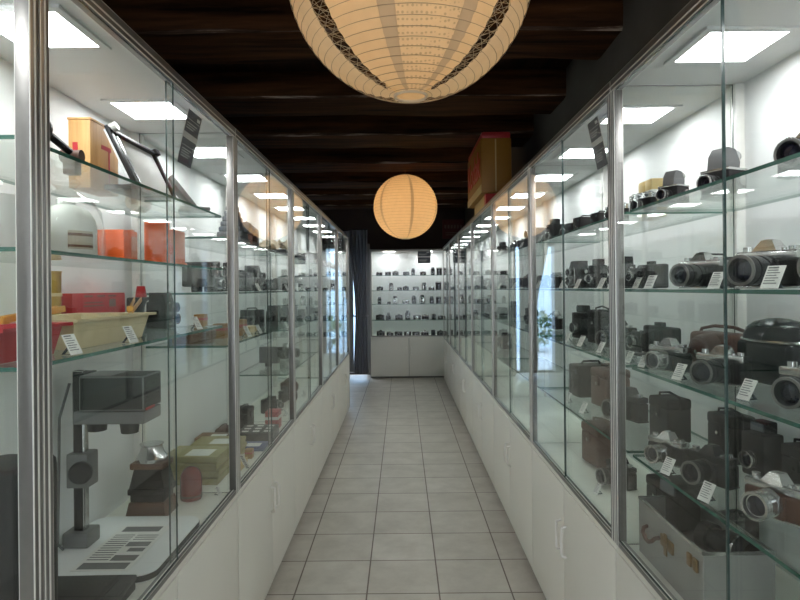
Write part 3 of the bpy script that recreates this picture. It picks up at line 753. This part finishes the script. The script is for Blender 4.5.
    r = root('developing_tank', (-.785, 1.955, zm)); tag(r, 'orange round-and-square loading tank, farther along from orange box', 'tank')
    g = G(); g.lathe([(.036, 0), (.038, .004), (.038, .135), (.036, .138), (.0005, .139)], (0, -.045, 0), n=22); g.build('round_tank', M['orange'], r)
    g = G(); g.box((.0, .045, .060), (.08, .10, .118), .005); g.box((0, .045, .006), (.09, .11, .012), .003); g.build('square_tank', M['orangep'], r)
    g = G(); g.lathe([(.016, 0), (.016, .004), (.010, .004), (.010, .001)], (.038, -.045, .05), (1, 0, 0), 16, sy=1.8); g.build('spout', M['orange'], r)
    r = root('film_reel', (-.90, 1.78, zm)); tag(r, 'small dark film reel between the two orange tanks', 'reel')
    g = G()
    for z in (.004, .05): g.lathe([(.040, 0), (.040, .004), (.012, .004), (.012, 0)], (0, 0, z-.0035), n=20)
    g.build('flange', M['blackp'], r); g = G(); g.cyl((0, 0, .004), (0, 0, .051), .012); g.build('core', M['blackp'], r)
    # third shelf: trays
    tray('developing_tray', -.835, 1.187, zl, .20, .20, .066, 'redp', 'red plastic developing tray, nearest to the near post')
    tray('developing_tray', -.835, 1.53, zl, .20, .395, .070, 'cream', 'cream plastic developing tray beyond the red tray')
    tongs(-.765, 1.235, zl+.0800, PI/2-.15, 'amber print tongs lying across the red tray', .10)
    tongs(-.765, 1.70, zl+.0855, PI/2+.3, 'amber print tongs on far rim of cream tray', .18)
    r = root('printed_carton', (-.984, 1.90, zl)); tag(r, 'long red printed carton standing behind the cream tray', 'carton')
    g = G(); g.box((0, 0, .064), (.045, .33, .127), .002); g.build('carton', M['red'], r)
    g = G()
    for k, (yy, ll) in enumerate(((-.075, .05), (0, .05), (.072, .05))): g.box((.0228, yy, .118), (.0006, ll, .006))
    g.box((.0228, -.045, .098), (.0006, .11, .004)); g.box((.0228, -.045, .088), (.0006, .12, .004)); g.box((.0228, .075, .095), (.0006, .045, .025)); g.build('printed_lines', M['signt'], r, False)
    r = root('measuring_jug', (-.982, 1.655, zl)); tag(r, 'tall translucent amber measuring jug behind the cream tray', 'jug')
    g = G(); g.lathe([(.026, 0), (.028, .004), (.031, .185), (.033, .19), (.029, .19), (.025, .008), (.0005, .006)], n=22); g.build('vessel', M['amberj'], r)
    g = G(); g.lathe([(.0325, 0), (.0325, .008), (.031, .009)], (0, 0, .120), n=22); g.build('measure_band', M['cream'], r)
    r = root('timer_clock', (-.95, 2.165, zl)); tag(r, 'black darkroom timer behind cream tray beside red carton', 'timer')
    g = G(); g.box((0, 0, .055), (.06, .11, .11), .008); g.build('body', M['blackp'], r)
    g = G(); g.lathe([(.042, 0), (.042, .004), (.0005, .004)], (.030, 0, .058), (1, 0, 0), 22); g.build('dial', M['card'], r)
    g = G(); g.cyl((0, 0, .11), (0, 0, .15), .02, .014); g.build('knob', M['red'], r)
    # counter: enlarger on white baseboard
    zc = CT+E
    r = root('photo_enlarger', (-.955, 1.76, zc)); tag(r, 'grey photographic enlarger on tall column above white rounded baseboard', 'enlarger')
    g = G(); poly_board(g, -.055, .29, -.20, .21, 0, .022, .05); g.build('baseboard', M['inner'], r)
    g = G(); poly_board(g, -.0565, .2915, -.2015, .2115, .003, .0185, .051); g.build('board_edge', M['seal'], r)
    g = G(); g.b(-.016, .016, -.014, .014, .0222, .535, .003); g.b(.010, .018, -.010, .010, .0222, .53, m=1); g.build('column', [M['chrome'], M['black']], r)
    g = G(); g.box((.0, 0, .044), (.075, .075, .044), .006); g.build('column_foot', M['greyc'], r)
    g = G(); g.box((.005, 0, .245), (.062, .065, .10), .005); g.build('carriage', M['greyc'], r)
    g = G(); g.lathe([(.030, 0), (.032, .003), (.032, .016), (.026, .022), (.0005, .022)], (.02, -.034, .245), (.3, -1, 0), 20); g.build('focus_knob', M['black'], r)
    g = G(); g.box((.122, 0, .475), (.185, .125, .098), .004); g.b(.03, .12, -.055, .055, .5235, .526, m=1); g.build('lamp_housing', [M['greyc'], M['black']], r)
    g = G(); g.b(.0, .03, -.04, .04, .40, .53, .003); g.build('head_bracket', M['black'], r)
    g = G(); g.box((.112, 0, .405), (.205, .12, .036), .004); g.build('negative_stage', M['greyc'], r)
    g = G()
    for k in range(5): g.box((.2152, 0, .450+k*.013), (.002, .09, .006), m=0)
    g.build('vent_slats', M['black'], r, False)
    g = G(); g.box((.2155, -.02, .428), (.002, .06, .007)); g.build('red_lever', M['redp'], r, False)
    g = G(); g.cyl((.06, -.02, .388), (.06, -.02, .362), .028, .026, 18); g.build('condenser_ring', M['black'], r)
    g = G(); g.cyl((.155, -.02, .388), (.155, -.02, .355), .028, .024, 18); g.build('lens', M['black'], r)
    g = G(); g.tube([(-.02, -.02, .50), (-.045, -.03, .40), (-.048, -.03, .25), (-.04, -.05, .12), (-.03, -.07, .05), (-.02, -.06, .03)], .004, 8); g.build('cable', M['grey'], r)
    r = root('leaflet', (-.815, 1.735, zc+.0225)); tag(r, 'white printed leaflet with dark photographs lying on enlarger baseboard', 'leaflet')
    g = G(); g.box((0, 0, .0008), (.155, .30, .0012)); g.build('sheet', M['card'], r, False)
    g = G()
    for x0, x1, y0, y1 in ((-.065, .065, -.142, -.105), (.0, .068, -.092, -.058), (-.06, .055, .105, .142), (.0, .066, .0, .03), (.02, .066, -.035, -.012)): g.b(x0, x1, y0, y1, .0014, .0019)
    g.build('photographs', M['ink'], r, False)
    g = G()
    for k in range(12): g.b(-.066, -.006, -.088+k*.015, -.083+k*.015, .0014, .0017)
    for k in range(3): g.b(.002, .066, .045+k*.015, .050+k*.015, .0014, .0017)
    g.build('printed_lines', M['grey'], r, False)
    r = root('negative_case', (-.815, 1.405, zc), .02); tag(r, 'flat dark lidded case lying before the leaflet on the counter', 'case')
    g = G(); g.box((0, 0, .012), (.25, .25, .024), .004); g.build('case_body', M['blackp'], r)
    g = G(); g.box((0, 0, .031), (.255, .255, .014), .004); g.box((0, 0, .039), (.19, .19, .003), .001); g.build('case_lid', M['black'], r)
    r = root('transformer', (-.765, 1.152, zc)); tag(r, 'dark upright electrical box with rounded corners near the near post', 'box')
    g = G(); g.box((0, 0, .22), (.12, .14, .44), .02, seg=3); g.build('housing', M['black'], r)
    g = G(); g.lathe([(.03, 0), (.03, .008), (.024, .012), (.0005, .012)], (.06, 0, .18), (1, 0, 0), 20); g.build('dial', M['greyc'], r)
    # old printing lamp, red safelight
    r = root('projection_printer', (-.872, 2.062, zc)); tag(r, 'old black and walnut vertical printer with chrome top beside maroon safelight', 'printer')
    g = G(); g.frus((0, 0, 0), (.135, .12), (0, 0, .05), (.118, .10)); g.build('wooden_base', M['walnut'], r)
    g = G(); g.box((0, 0, .065), (.115, .09, .03), .006); g.box((0, 0, .085), (.130, .10, .022), .006); g.frus((0, 0, .096), (.12, .09), (0, 0, .16), (.09, .08)); g.build('black_housing', M['black'], r)
    g = G(); g.box((0, 0, .171), (.115, .095, .022), .006); g.build('wooden_ring', M['walnut'], r)
    g = G(); g.lathe([(.050, 0), (.052, .012), (.040, .03), (.034, .05), (.04, .058), (.0005, .06)], (0, 0, .1815), n=22); g.build('chrome_top', M['chrome'], r)
    r = root('safelight', (-.785, 2.195, zc)); tag(r, 'shiny maroon dome-topped safelight on the white counter', 'safelight')
    g = G(); g.lathe([(.037, 0), (.039, .004), (.039, .075), (.036, .092), (.027, .108), (.014, .117), (.0005, .119)], n=26); g.build('dome', M['maroon'], r)
    g = G(); g.lathe([(.0395, 0), (.0395, .006), (.038, .007)], (0, 0, .012), n=26); g.build('rim_band', M['brown'], r)
    for sh, x, y in ((0, .70, 2.23), (1, .703, 1.255), (1, .703, 1.525), (1, .703, 2.02)): put('L', 1, sh, x, y, 'card', 10, 1.12 if sh else .8)
    put('L', 1, 1, .85, 2.10, 'tlr', 10, .9); put('L', 1, 1, .735, 2.17, 'fb_y', 0, .9); put('L', 1, 2, .86, 2.17, 'comp', 10, .8)
darkroom()

# second left-hand cabinet: paper boxes, hood, cases
L2B = [(0, .842, 2.425, 'pb', 0, .85), (0, .765, 2.575, 'pb_y', 0, .85), (0, .85, 2.73, 'pb', 0, .8), (0, .735, 2.875, 'pb_b', 0, 1.), (0, .915, 2.90, 'pb_t', 0, 1.2), (0, .925, 2.578, 'pb_t', 0, .95), (0, .705, 2.72, 'fb_y', 0, .8), (0, .72, 3.30, 'fb_r', 0, 1.4), (0, .87, 3.26, 'caseup', 8, 1.),
    (0, .92, 3.06, 'case', 5, .75), (1, .90, 2.52, 'pb_b', 0, 1.), (1, .93, 2.835, 'pb_t', 0, .95),
    (1, .84, 2.40, 'pb_t', 5, 1.), (1, .80, 2.62, 'fb_y', 0, 1.3), (1, .76, 2.76, 'fb_y', 0, 1.5), (1, .82, 2.98, 'pb_y', 6, .9), (1, .83, 3.20, 'comp', 10, 1.), (1, .705, 2.68, 'card', 10, 1.3), (1, .70, 2.88, 'card', 10, 1.1), (1, .85, 3.37, 'box', 10, .9),
    (2, .82, 2.40, 'cine', 12, 1.), (2, .82, 2.60, 'rf_c', 12, 1.), (2, .82, 2.83, 'tall', 12, 1.), (2, .82, 3.05, 'slr_b', 12, 1.), (2, .82, 3.27, 'tlr', 12, 1.), (2, .715, 2.52, 'card', 10, 1.1), (2, .715, 2.94, 'card', 10, 1.),
    (3, .74, 2.92, 'caseup_b', 10, .6)]
for sh, x, y, k, t, s_ in L2B: put('L', 2, sh, x, y, k, t, s_)
for k, (y, n) in enumerate(((2.42, 3), (2.727, 2))):
    for j in range(n): put('L', 2, 0, .842+.006*(j % 2), y+.004+.003*j, 'pb', -2+2*j, .85 if k == 0 else .8, dz=(j+1)*.0335*(.85 if k == 0 else .8), desc='flat yellow-green paper box, %s of %s stack,' % (['second up', 'third up', 'topmost'][j] if n == 3 else ['second up', 'topmost'][j], 'nearer' if k == 0 else 'farther'))
def left_second():
    z3 = LSH2[2]+E
    r = root('focusing_hood', (-.76, 2.68, z3), 0); tag(r, 'dark pleated leather focusing hood on top shelf beside left post', 'hood')
    g = G()
    for k in range(6): g.box((0, 0, .014+k*.024), (.12-.012*k, .15-.016*k, .024), .008)
    g.box((.05, .03, .075), (.05, .06, .05), .014); g.build('pleats', M['slate'], r)
    g = G(); g.box((0, 0, .158), (.05, .05, .02), .006); g.build('eyepiece', M['black'], r)
    r = root('carry_case', (-.82, 3.17, z3), .1); tag(r, 'blue-grey cloth carry case with rounded top, top shelf', 'case')
    g = G(); g.box((0, 0, .065), (.10, .19, .128), .028, seg=3); g.build('case_body', M['slate'], r)
    g = G(); g.tube([(0, -.05, .128), (0, -.04, .147), (0, .04, .147), (0, .05, .128)], .006, 8); g.build('handle', M['black'], r)
    r = root('dust_cloth', (-.83, 3.90, z3), 0); tag(r, 'crumpled cream cloth over dark folded bag, third left cabinet', 'cloth')
    g = G(); n = 14; V = [[g.bm.verts.new(((i/n-.5)*.2, (j/n-.5)*.26, .055+.05*noise.noise(Vector((i*.45, j*.4, 3)))*1.2+.05*math.cos((i/n-.5)*2.4)*math.cos((j/n-.5)*2.6))) for j in range(n+1)] for i in range(n+1)]
    for i in range(n):
        for j in range(n): g.bm.faces.new((V[i][j], V[i+1][j], V[i+1][j+1], V[i][j+1]))
    q = bmesh.ops.solidify(g.bm, geom=g.bm.faces[:], thickness=.003)
    g.build('cloth', M['creamc'], r)
    g = G(); g.box((0, 0, .024), (.2, .27, .047), .018, seg=3); g.build('folded_bag', M['black'], r)
    zc = CT+E
    r = root('negative_box', (-.75, 3.08, zc), .05); tag(r, 'open dark slide box with white frames, on left counter', 'box')
    g = G(); g.box((0, 0, .025), (.18, .20, .048), .003); g.build('box_body', M['black'], r)
    g = G()
    for i in range(3):
        for j in range(3): g.box((-.055+i*.055, -.06+j*.06, .0496), (.032, .024, .002))
    g.build('slide_frames', M['card'], r, False)
    r = root('test_strip', (-.695, 2.79, zc), 0); tag(r, 'white perforated film strip card leaning among paper boxes', 'strip')
    tl = Matrix.Rotation(.9, 3, 'X')
    r.location = (-.80, 2.545, CT+E)
    r.rotation_euler = (0, 0, 0)
    g = G(); g.box(tl @ Vector((0, 0, .075))+Vector((.135, 0, .003)), (.02, .002, .15), rot=tl); g.build('strip', M['card'], r, False)
    g = G()
    for k in range(8): g.box(tl @ Vector((0, -.0014, .015+k*.017))+Vector((.135, 0, .003)), (.011, .001, .009), rot=tl)
    g.build('frame_marks', M['ink'], r, False)
left_second()
# farther left-hand cabinets
POOL += ['case_k', 'case']
fill('L', 3, ((3, 3), (2, 3), (1, 2), (0, 3)), 23)
fill('L', 4, ((4, 3), (3, 2), (2, 2)), 24)
fill('L', 5, ((4, 2), (3, 2)), 25)

# labels for the collection
UN = {'E': 'end cabinet'}
for s_, w in (('R', 'right'), ('L', 'left')):
    for i in range(1, 9): UN[s_+str(i)] = '%s %s cabinet' % (ORD[i-1], w)
def shelf_name(u, sh):
    if sh == 0: return 'bottom board'
    n = len(ESH) if u == 'E' else len(UNITS[u][0])
    if sh == n: return 'top shelf'
    if sh == 1: return 'lowest glass shelf'
    if n == 3: return 'middle glass shelf'
    return 'second shelf' if sh == n-1 else 'third shelf'
ORDN = ['first', 'second', 'third', 'fourth', 'fifth', 'sixth', 'seventh', 'eighth', 'ninth']
buckets = {}
for it in ITEMS: buckets.setdefault((it[1], it[3], it[4]), []).append(it)
for (desc, u, sh), lst in buckets.items():
    lst.sort(key=lambda it: it[0].location.x if u == 'E' else it[0].location.y)
    for k, it in enumerate(lst):
        d = desc.rstrip(',')
        place = '%s of %s' % (shelf_name(u, sh), UN[u])
        if 'stack' in d: place = UN[u]
        lab = '%s, %s' % (d, place) if len(lst) == 1 else '%s, %s %s, %s' % (d, ORDN[k], 'from left' if u == 'E' else 'along', place)
        tag(it[0], lab, it[2], ('cards' if it[2] == 'card' else 'exhibits')+' in the '+UN[u])

# ------------------------------------------------------------------ printed notices on the glass
def notice(loc, rz, w, h, lean, label):
    r = root('printed_notice', loc, rz); tag(r, label, 'notice', 'printed notices on the cabinet glass')
    rot = Matrix.Rotation(lean, 3, 'X')
    def bx(g, x0, x1, z0, z1, y, t): g.box(rot @ Vector(((x0+x1)/2, y, (z0+z1)/2)), (x1-x0, t, z1-z0), rot=rot)
    g = G(); bx(g, -w/2, w/2, -h/2, h/2, 0, .001); g.build('sheet', M['poster'], r, False)
    g = G()
    bx(g, -w*.5, w*.5, -.02*h, .09*h, -.0009, .0006)
    for k in range(3): bx(g, -w*.42, w*(.1+.1*k), .17*h+k*.045*h, .185*h+k*.045*h, -.0009, .0006)
    bx(g, -w*.45, w*.45, .335*h, .342*h, -.0009, .0006); bx(g, w*.2, w*.42, .38*h, .44*h, -.0009, .0006)
    for k in range(4): bx(g, -w*.4, w*(.25-.1*(k % 2)), -.22*h-k*.045*h, -.205*h-k*.045*h, -.0009, .0006)
    bx(g, -w*.45, w*.45, -.15*h, -.143*h, -.0009, .0006)
    g.build('printed_lines', M['inkw'], r, False)
    for q in (-1, 1):
        g = G(); bx(g, q*w*.5-.004, q*w*.5+.004, -h/2, h/2, .0, .0008); g.build('paper_margin', M['card'], r, False)
notice((-.682, 1.925, 1.917), PI/2, .118, .17, .23, 'slate notice with white print hanging inside left cabinet glass')
notice((.680, 2.055, 1.922), -PI/2, .105, .165, .21, 'slate notice with white print hanging inside right cabinet glass')
notice((.355, YF-.0055, 1.915), 0, .20, .19, 0, 'slate notice with white print taped on end cabinet glass')

# ------------------------------------------------------------------ lanterns
def sph(rad, lat, lon): return (rad*math.cos(lat)*math.sin(lon), -rad*math.cos(lat)*math.cos(lon), rad*math.sin(lat))
def gore(name, rad, l0, l1, m, parent, lat0=-82.5, lat1=80, nr=56):
    g = G(); l0, l1 = math.radians(l0), math.radians(l1)
    n = max(2, int((l1-l0)/.09)); rows = []
    for i in range(nr+1):
        la = math.radians(lat0+(lat1-lat0)*i/nr); rr = rad*(1-.010*(i % 2))
        rows.append([g.bm.verts.new(sph(rr, la, l0+(l1-l0)*k/n)) for k in range(n+1)])
    for a, b in zip(rows, rows[1:]):
        for k in range(n): g.bm.faces.new((a[k], a[k+1], b[k+1], b[k]))
    return g.build(name, m, parent)
def lantern(loc, label, style, bulb, rad=.322, ceil=2.62):
    r = root('paper_lantern', loc); tag(r, label, 'lantern', 'round paper lanterns above the aisle')
    if style == 'open':
        for a, b, mm in ((-46, -17, PAPER), (-9, 27, PAPERD), (34, 46, PAPER), (57, 116, PAPERDIM), (163, 197, PAPER), (-116, -57, PAPERDIM)): gore('paper_panel', rad, a, b, mm, r)
        for a, b in ((-17.5, -8.5), (26.5, 34.5)): gore('seam_band', rad*1.003, a, b, PAPERS, r)
    else:
        for k in range(6):
            a = -60+k*60+12; gore('paper_panel', rad, a+2.2, a+57.8, PAPER, r)
            gore('seam_band', rad*1.003, a-2.6, a+2.6, PAPERS, r)
    g = G(); n = 38 if style == 'open' else 30
    for k in range(n):
        la = math.radians(-80+158*k/(n-1)); tilt = 0
        g.tube([sph(rad*1.004, la, 2*PI*j/48) for j in range(48)], .0008, 4, closed=True)
    g.build('wire_ribs', M['wire'], r)
    if style == 'open':
        for s0, wd in ((46, 11), (-57, 11), (116, 47), (-163, 47)):
            g = G()
            for k in range(26):
                la = math.radians(-72+k*5.4); dl = math.radians(5.4)*wd/11
                for d in (1, -1):
                    if abs(la+d*dl) < 1.42: g.tube([sph(rad*1.001, la+dl*q*d, math.radians(s0+wd*q)) for q in (0, .2, .4, .6, .8, 1)], .0008, 3)
            g.tube([sph(rad*1.001, math.radians(-76+15*q), math.radians(s0+.3)) for q in range(11)], .0009, 3)
            g.build('lattice_threads', M['wire'], r)['kind'] = 'stuff'
    for la in (-82.5, 80):
        g = G(); R1_ = rad*math.cos(math.radians(la)); z = rad*math.sin(math.radians(la))
        g.tube([(R1_*math.cos(t), R1_*math.sin(t), z) for t in [2*PI*k/32 for k in range(32)]], .004, 8, closed=True)
        g.build('end_ring', M['creamc'], r)
    g = G(); g.lathe([(.0005, -.042), (.02, -.038), (.036, -.022), (.042, 0), (.036, .022), (.02, .045), (.014, .06)], n=18); g.build('bulb', bulb, r)
    g = G(); g.cyl((0, 0, .058), (0, 0, .10), .018); g.cyl((0, 0, .10), (0, 0, ceil-loc[2]-.001), .004, n=8); g.tube([(-.055, 0, rad*.985), (-.03, 0, rad+.012), (.03, 0, rad+.012), (.055, 0, rad*.985)], .003, 6); g.build('hanging_cord', M['cord'], r)
    return r
lantern((.028, 1.57, 2.255), 'large paper lantern with open lattice slits hanging over near aisle', 'open', BULB, ceil=2.80)
lantern((.042, 6.0, 2.247), 'smaller-looking closed round paper lantern hanging deeper down the aisle', 'closed', BULB2, ceil=2.62)

# ------------------------------------------------------------------ giant film boxes on the right-hand row
def letter_mesh(txt, size, parent, m, name, loc, rot, depth=.003):
    cu = bpy.data.curves.new('lettering_curve', 'FONT'); cu.body = txt; cu.size = size; cu.extrude = depth; cu.align_x = 'CENTER'; cu.align_y = 'CENTER'; cu.offset = .004
    t = bpy.data.objects.new('lettering_source', cu); COL.objects.link(t)
    dg = bpy.context.evaluated_depsgraph_get(); me = bpy.data.meshes.new_from_object(t.evaluated_get(dg))
    bpy.data.objects.remove(t); bpy.data.curves.remove(cu)
    me.materials.clear(); me.materials.append(m)
    o = bpy.data.objects.new(name, me); COL.objects.link(o); o.parent = parent; o.location = loc; o.rotation_euler = rot
    return o
r = root('giant_film_box', (.715, 4.90, 2.138)); tag(r, 'oversized yellow film box with red end and red lettering above cabinets', 'film box')
g = G(); g.box((0, 0, .205), (.23, .90, .41), .012); g.build('carton', M['yellow'], r)
g = G(); g.box((0, 0, .432), (.22, .89, .052), .018); g.build('red_end', M['red'], r)
g = G(); g.b(-.01, .0, -.4515, -.449, .01, .40); g.build('front_seam', M['gold'], r, False)
g = G(); g.box((-.1155, 0, .03), (.004, .90, .06), .001); g.build('pale_edge', M['gold'], r)
letter_mesh('Kodak', .30, r, M['redp'], 'lettering', (-.1165, 0, .22), (PI/2, 0, -PI/2))
r = root('giant_film_box', (.70, 4.83, HT+.0022)); tag(r, 'flat yellow and red carton under the oversized yellow film box', 'film box')
g = G(); g.box((0, 0, .044), (.125, .70, .086), .004); g.build('carton', M['gold'], r)
g = G(); g.b(-.0632, .0632, -.351, -.27, .001, .0875); g.build('red_print', M['red'], r, False)

# ------------------------------------------------------------------ curtains and far doorway
def curtain(name, y, zt, zb, left, right, m, label, folds, waist=None):
    r = root(name, ((left(0)+right(0))/2, y, zb)); tag(r, label, 'curtain', 'curtains at the far doorway')
    ox = r.location.x; g = G(); nu, nv = folds*8, 40; rows = []
    for i in range(nv+1):
        t = i/nv; z = (zt-zb)*(1-t); xl, xr = left(t), right(t); row = []
        for k in range(nu+1):
            u = k/nu; amp = .028*min(1., (xr-xl)/.22)
            row.append(g.bm.verts.new((xl+(xr-xl)*u-ox, amp*math.sin(u*folds*2*PI+.5*math.sin(t*3)), z)))
        rows.append(row)
    for a, b in zip(rows, rows[1:]):
        for k in range(nu): g.bm.faces.new((a[k], a[k+1], b[k+1], b[k]))
    bmesh.ops.solidify(g.bm, geom=g.bm.faces[:], thickness=.004)
    g.build('cloth', m, r)
    if waist is not None:
        t = waist; g = G(); c = (left(t)+right(t))/2-ox; w = (right(t)-left(t))/2
        g.tube([(c+(w+.008)*math.cos(a), .04*math.sin(a), (zt-zb)*(1-t)) for a in [2*PI*k/24 for k in range(24)]], .012, 6, closed=True); g.build('tie_band', m, r)
    g = G(); g.b(left(0)-ox-.005, right(0)-ox+.005, -.008, .008, zt-zb+.002, zt-zb+.016); g.build('hanging_rod', M['black'], r)
def pinch(a, b, c, w=.6):
    # a at top, b at waist, c at hem
    def f(t):
        return a+(b-a)*(.5-.5*math.cos(PI*min(1, t/w))) if t < w else b+(c-b)*(.5-.5*math.cos(PI*(t-w)/(1-w)))
    return f
curtain('curtain', 9.30, 2.34, .10, pinch(-.81, -.735, -.765), pinch(-.535, -.545, -.535), M['curtain'], 'dark grey curtain hanging beside the end cabinet', 5, .6)
curtain('curtain', 9.45, 2.34, .10, pinch(-1.08, -.87, -.88), pinch(-.775, -.775, -.775), M['curtainl'], 'paler grey curtain tied back beyond the left row', 6, .6)

# ------------------------------------------------------------------ room
XL, XR, YB, YE, ZC = -2.1, 1.06, -3.2, 9.90, 2.82
def slab(name, x0, x1, y0, y1, z0, z1, m, label=None):
    g = G(); g.b(x0, x1, y0, y1, z0, z1); return struct(g.build(name, m, None, False), label)
slab('floor', XL-.2, XR+.2, YB-.2, YE+.2, -.1, 0, M['floor'])
slab('ceiling', XL-.2, XR+.2, YB-.2, YE+.2, ZC, ZC+.1, M['board'])
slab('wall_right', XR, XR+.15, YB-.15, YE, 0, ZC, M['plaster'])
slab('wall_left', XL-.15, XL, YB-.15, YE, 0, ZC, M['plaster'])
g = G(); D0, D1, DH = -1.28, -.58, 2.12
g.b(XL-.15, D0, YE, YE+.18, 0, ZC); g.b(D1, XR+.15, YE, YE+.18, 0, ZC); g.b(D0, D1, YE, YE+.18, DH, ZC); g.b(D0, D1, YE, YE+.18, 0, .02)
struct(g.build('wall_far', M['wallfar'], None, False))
g = G(); g.b(D0-.05, D0+.02, YE-.02, YE+.19, 0, DH+.05); g.b(D1-.02, D1+.05, YE-.02, YE+.19, 0, DH+.05); g.b(D0+.02, D1-.02, YE-.02, YE+.19, DH-.02, DH+.05)
struct(g.build('door_1', M['alud'], None, False), 'frame of the open doorway to daylight')
# unseen wall behind, with a framed opening added to brighten the aisle
g = G(); W0, W1, WZ0, WZ1 = -1.7, .75, .25, 2.55
g.b(XL-.15, W0, YB-.15, YB, 0, ZC); g.b(W1, XR+.15, YB-.15, YB, 0, ZC); g.b(W0, W1, YB-.15, YB, 0, WZ0); g.b(W0, W1, YB-.15, YB, WZ1, ZC)
struct(g.build('wall_near', M['plasterl'], None, False))
g = G(); g.b(W0, W1, YB-.08, YB-.05, WZ0, WZ0+.05); g.b(W0, W1, YB-.08, YB-.05, WZ1-.05, WZ1)
for x in (W0, -.5, W1-.05): g.b(x, x+.05, YB-.08, YB-.05, WZ0+.05, WZ1-.05)
struct(g.build('added_window_1', M['alud'], None, False))
# beams
BE = [(-2.0, .36), (-1.05, .34), (-.10, .35), (.88, .33), (1.85, .36), (2.82, .36), (3.79, .40), (4.72, .44), (5.80, .40), (6.82, .40), (7.75, .40), (8.72, .40)]
for k, (y0, w) in enumerate(BE):
    g = G(); nx = 34; P = []
    for i in range(nx+1):
        x = XL+.002+(XR-XL-.004)*i/nx; ring = []
        for j, (u, v) in enumerate(((0, 0), (.12, -.02), (.5, -.03), (.88, -.02), (1, 0), (1, .6), (1, 1), (0, 1), (0, .6), (0, .10))):
            yy = y0+u*w; zz = 2.645+v*.17
            if v < .9:
                yy += .016*noise.noise(Vector((x*2.2, k*7.3+j*.6, 1.))); zz += .016*noise.noise(Vector((x*2.6, k*5.1+j*.5, 9.)))
            ring.append(g.bm.verts.new((x, yy, min(zz, ZC-.001))))
        P.append(ring)
    for a, b in zip(P, P[1:]):
        for j in range(10):
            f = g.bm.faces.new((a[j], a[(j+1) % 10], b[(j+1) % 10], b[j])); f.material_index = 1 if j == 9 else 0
    g.bm.faces.new(P[0][::-1]); g.bm.faces.new(P[-1])
    struct(g.build('ceiling_beam', [M['beam'], M['edge_pale']]), 'dark rough-hewn ceiling beam across the aisle')
# dull red sign on the far wall
r = root('wall_sign', (.86, YE-.012, 2.24)); tag(r, 'dim oxblood sign board on dark wall above end cabinet', 'sign')
g = G(); g.box((0, 0, .16), (.36, .018, .32), .003); g.build('board', M['sign'], r)
g = G()
for k in range(6): g.box((-.13+k*.052, -.0095, .20), (.03, .003, .06))
for k in range(2): g.box((0, -.0095, .10-k*.035), (.26, .003, .012))
g.build('painted_marks', M['signt'], r, False)
# outside
slab('ground_outside', -6, 3, YE+.181, 16, -.12, -.02, M['stone'])
slab('wall_outside', -6, 3, 14.2, 14.4, -.02, 3.2, M['outwall'])
r = root('garden_shrub', (-1.75, 13.3, -.02)); tag(r, 'green leafy shrub outside beyond the far doorway', 'shrub')
g = G(); rr = random.Random(5)
for k in range(420):
    a, b_, q = rr.uniform(0, 2*PI), rr.uniform(-1, 1), rr.uniform(.55, 1)
    c = Vector((.42*q*math.cos(a)*math.sqrt(1-b_*b_), .42*q*math.sin(a)*math.sqrt(1-b_*b_), .52+.45*q*b_))
    rot = Matrix.Rotation(rr.uniform(0, 6.28), 3, 'Z') @ Matrix.Rotation(rr.uniform(-1.2, 1.2), 3, 'X')
    vs = [g.bm.verts.new(c+rot @ Vector(v)) for v in ((-.0, -.06, 0), (.03, 0, .008), (0, .07, 0), (-.03, 0, .008))]
    g.bm.faces.new(vs)
g.build('foliage', M['leaf'], r, False)
g = G(); g.cyl((0, 0, 0), (0, 0, .6), .03, .015, 8); g.build('stem', M['walnut'], r)

# ------------------------------------------------------------------ light, camera, render settings
w = bpy.data.worlds.new('sky'); S.world = w; w.use_nodes = True
nt = w.node_tree; nt.nodes.clear()
o = nt.nodes.new('ShaderNodeOutputWorld'); b = nt.nodes.new('ShaderNodeBackground')
b.inputs[0].default_value = (.84, .92, 1.0, 1); b.inputs[1].default_value = 3.9
nt.links.new(b.outputs[0], o.inputs[0])

cam = bpy.data.cameras.new('camera'); co = bpy.data.objects.new('camera', cam); COL.objects.link(co)
cam.lens = 595/800*36; cam.sensor_width = 36; cam.shift_y = -12/800; cam.shift_x = -2/800; cam.clip_start = .02
co.location = (0, 0, 1.43); co.rotation_euler = (PI/2, .0096, 0)
S.camera = co
S.view_settings.view_transform = 'Standard'; S.view_settings.look = 'None'; S.view_settings.gamma = 1.; S.view_settings.exposure = .34
S.view_settings.use_curve_mapping = False
c = S.cycles
c.max_bounces = 14; c.diffuse_bounces = 4; c.glossy_bounces = 6; c.transmission_bounces = 6; c.transparent_max_bounces = 64
c.caustics_reflective = False; c.caustics_refractive = False; c.sample_clamp_indirect = 6.
c.use_denoising = True
try: c.denoiser = 'OPENIMAGEDENOISE'
except Exception: pass
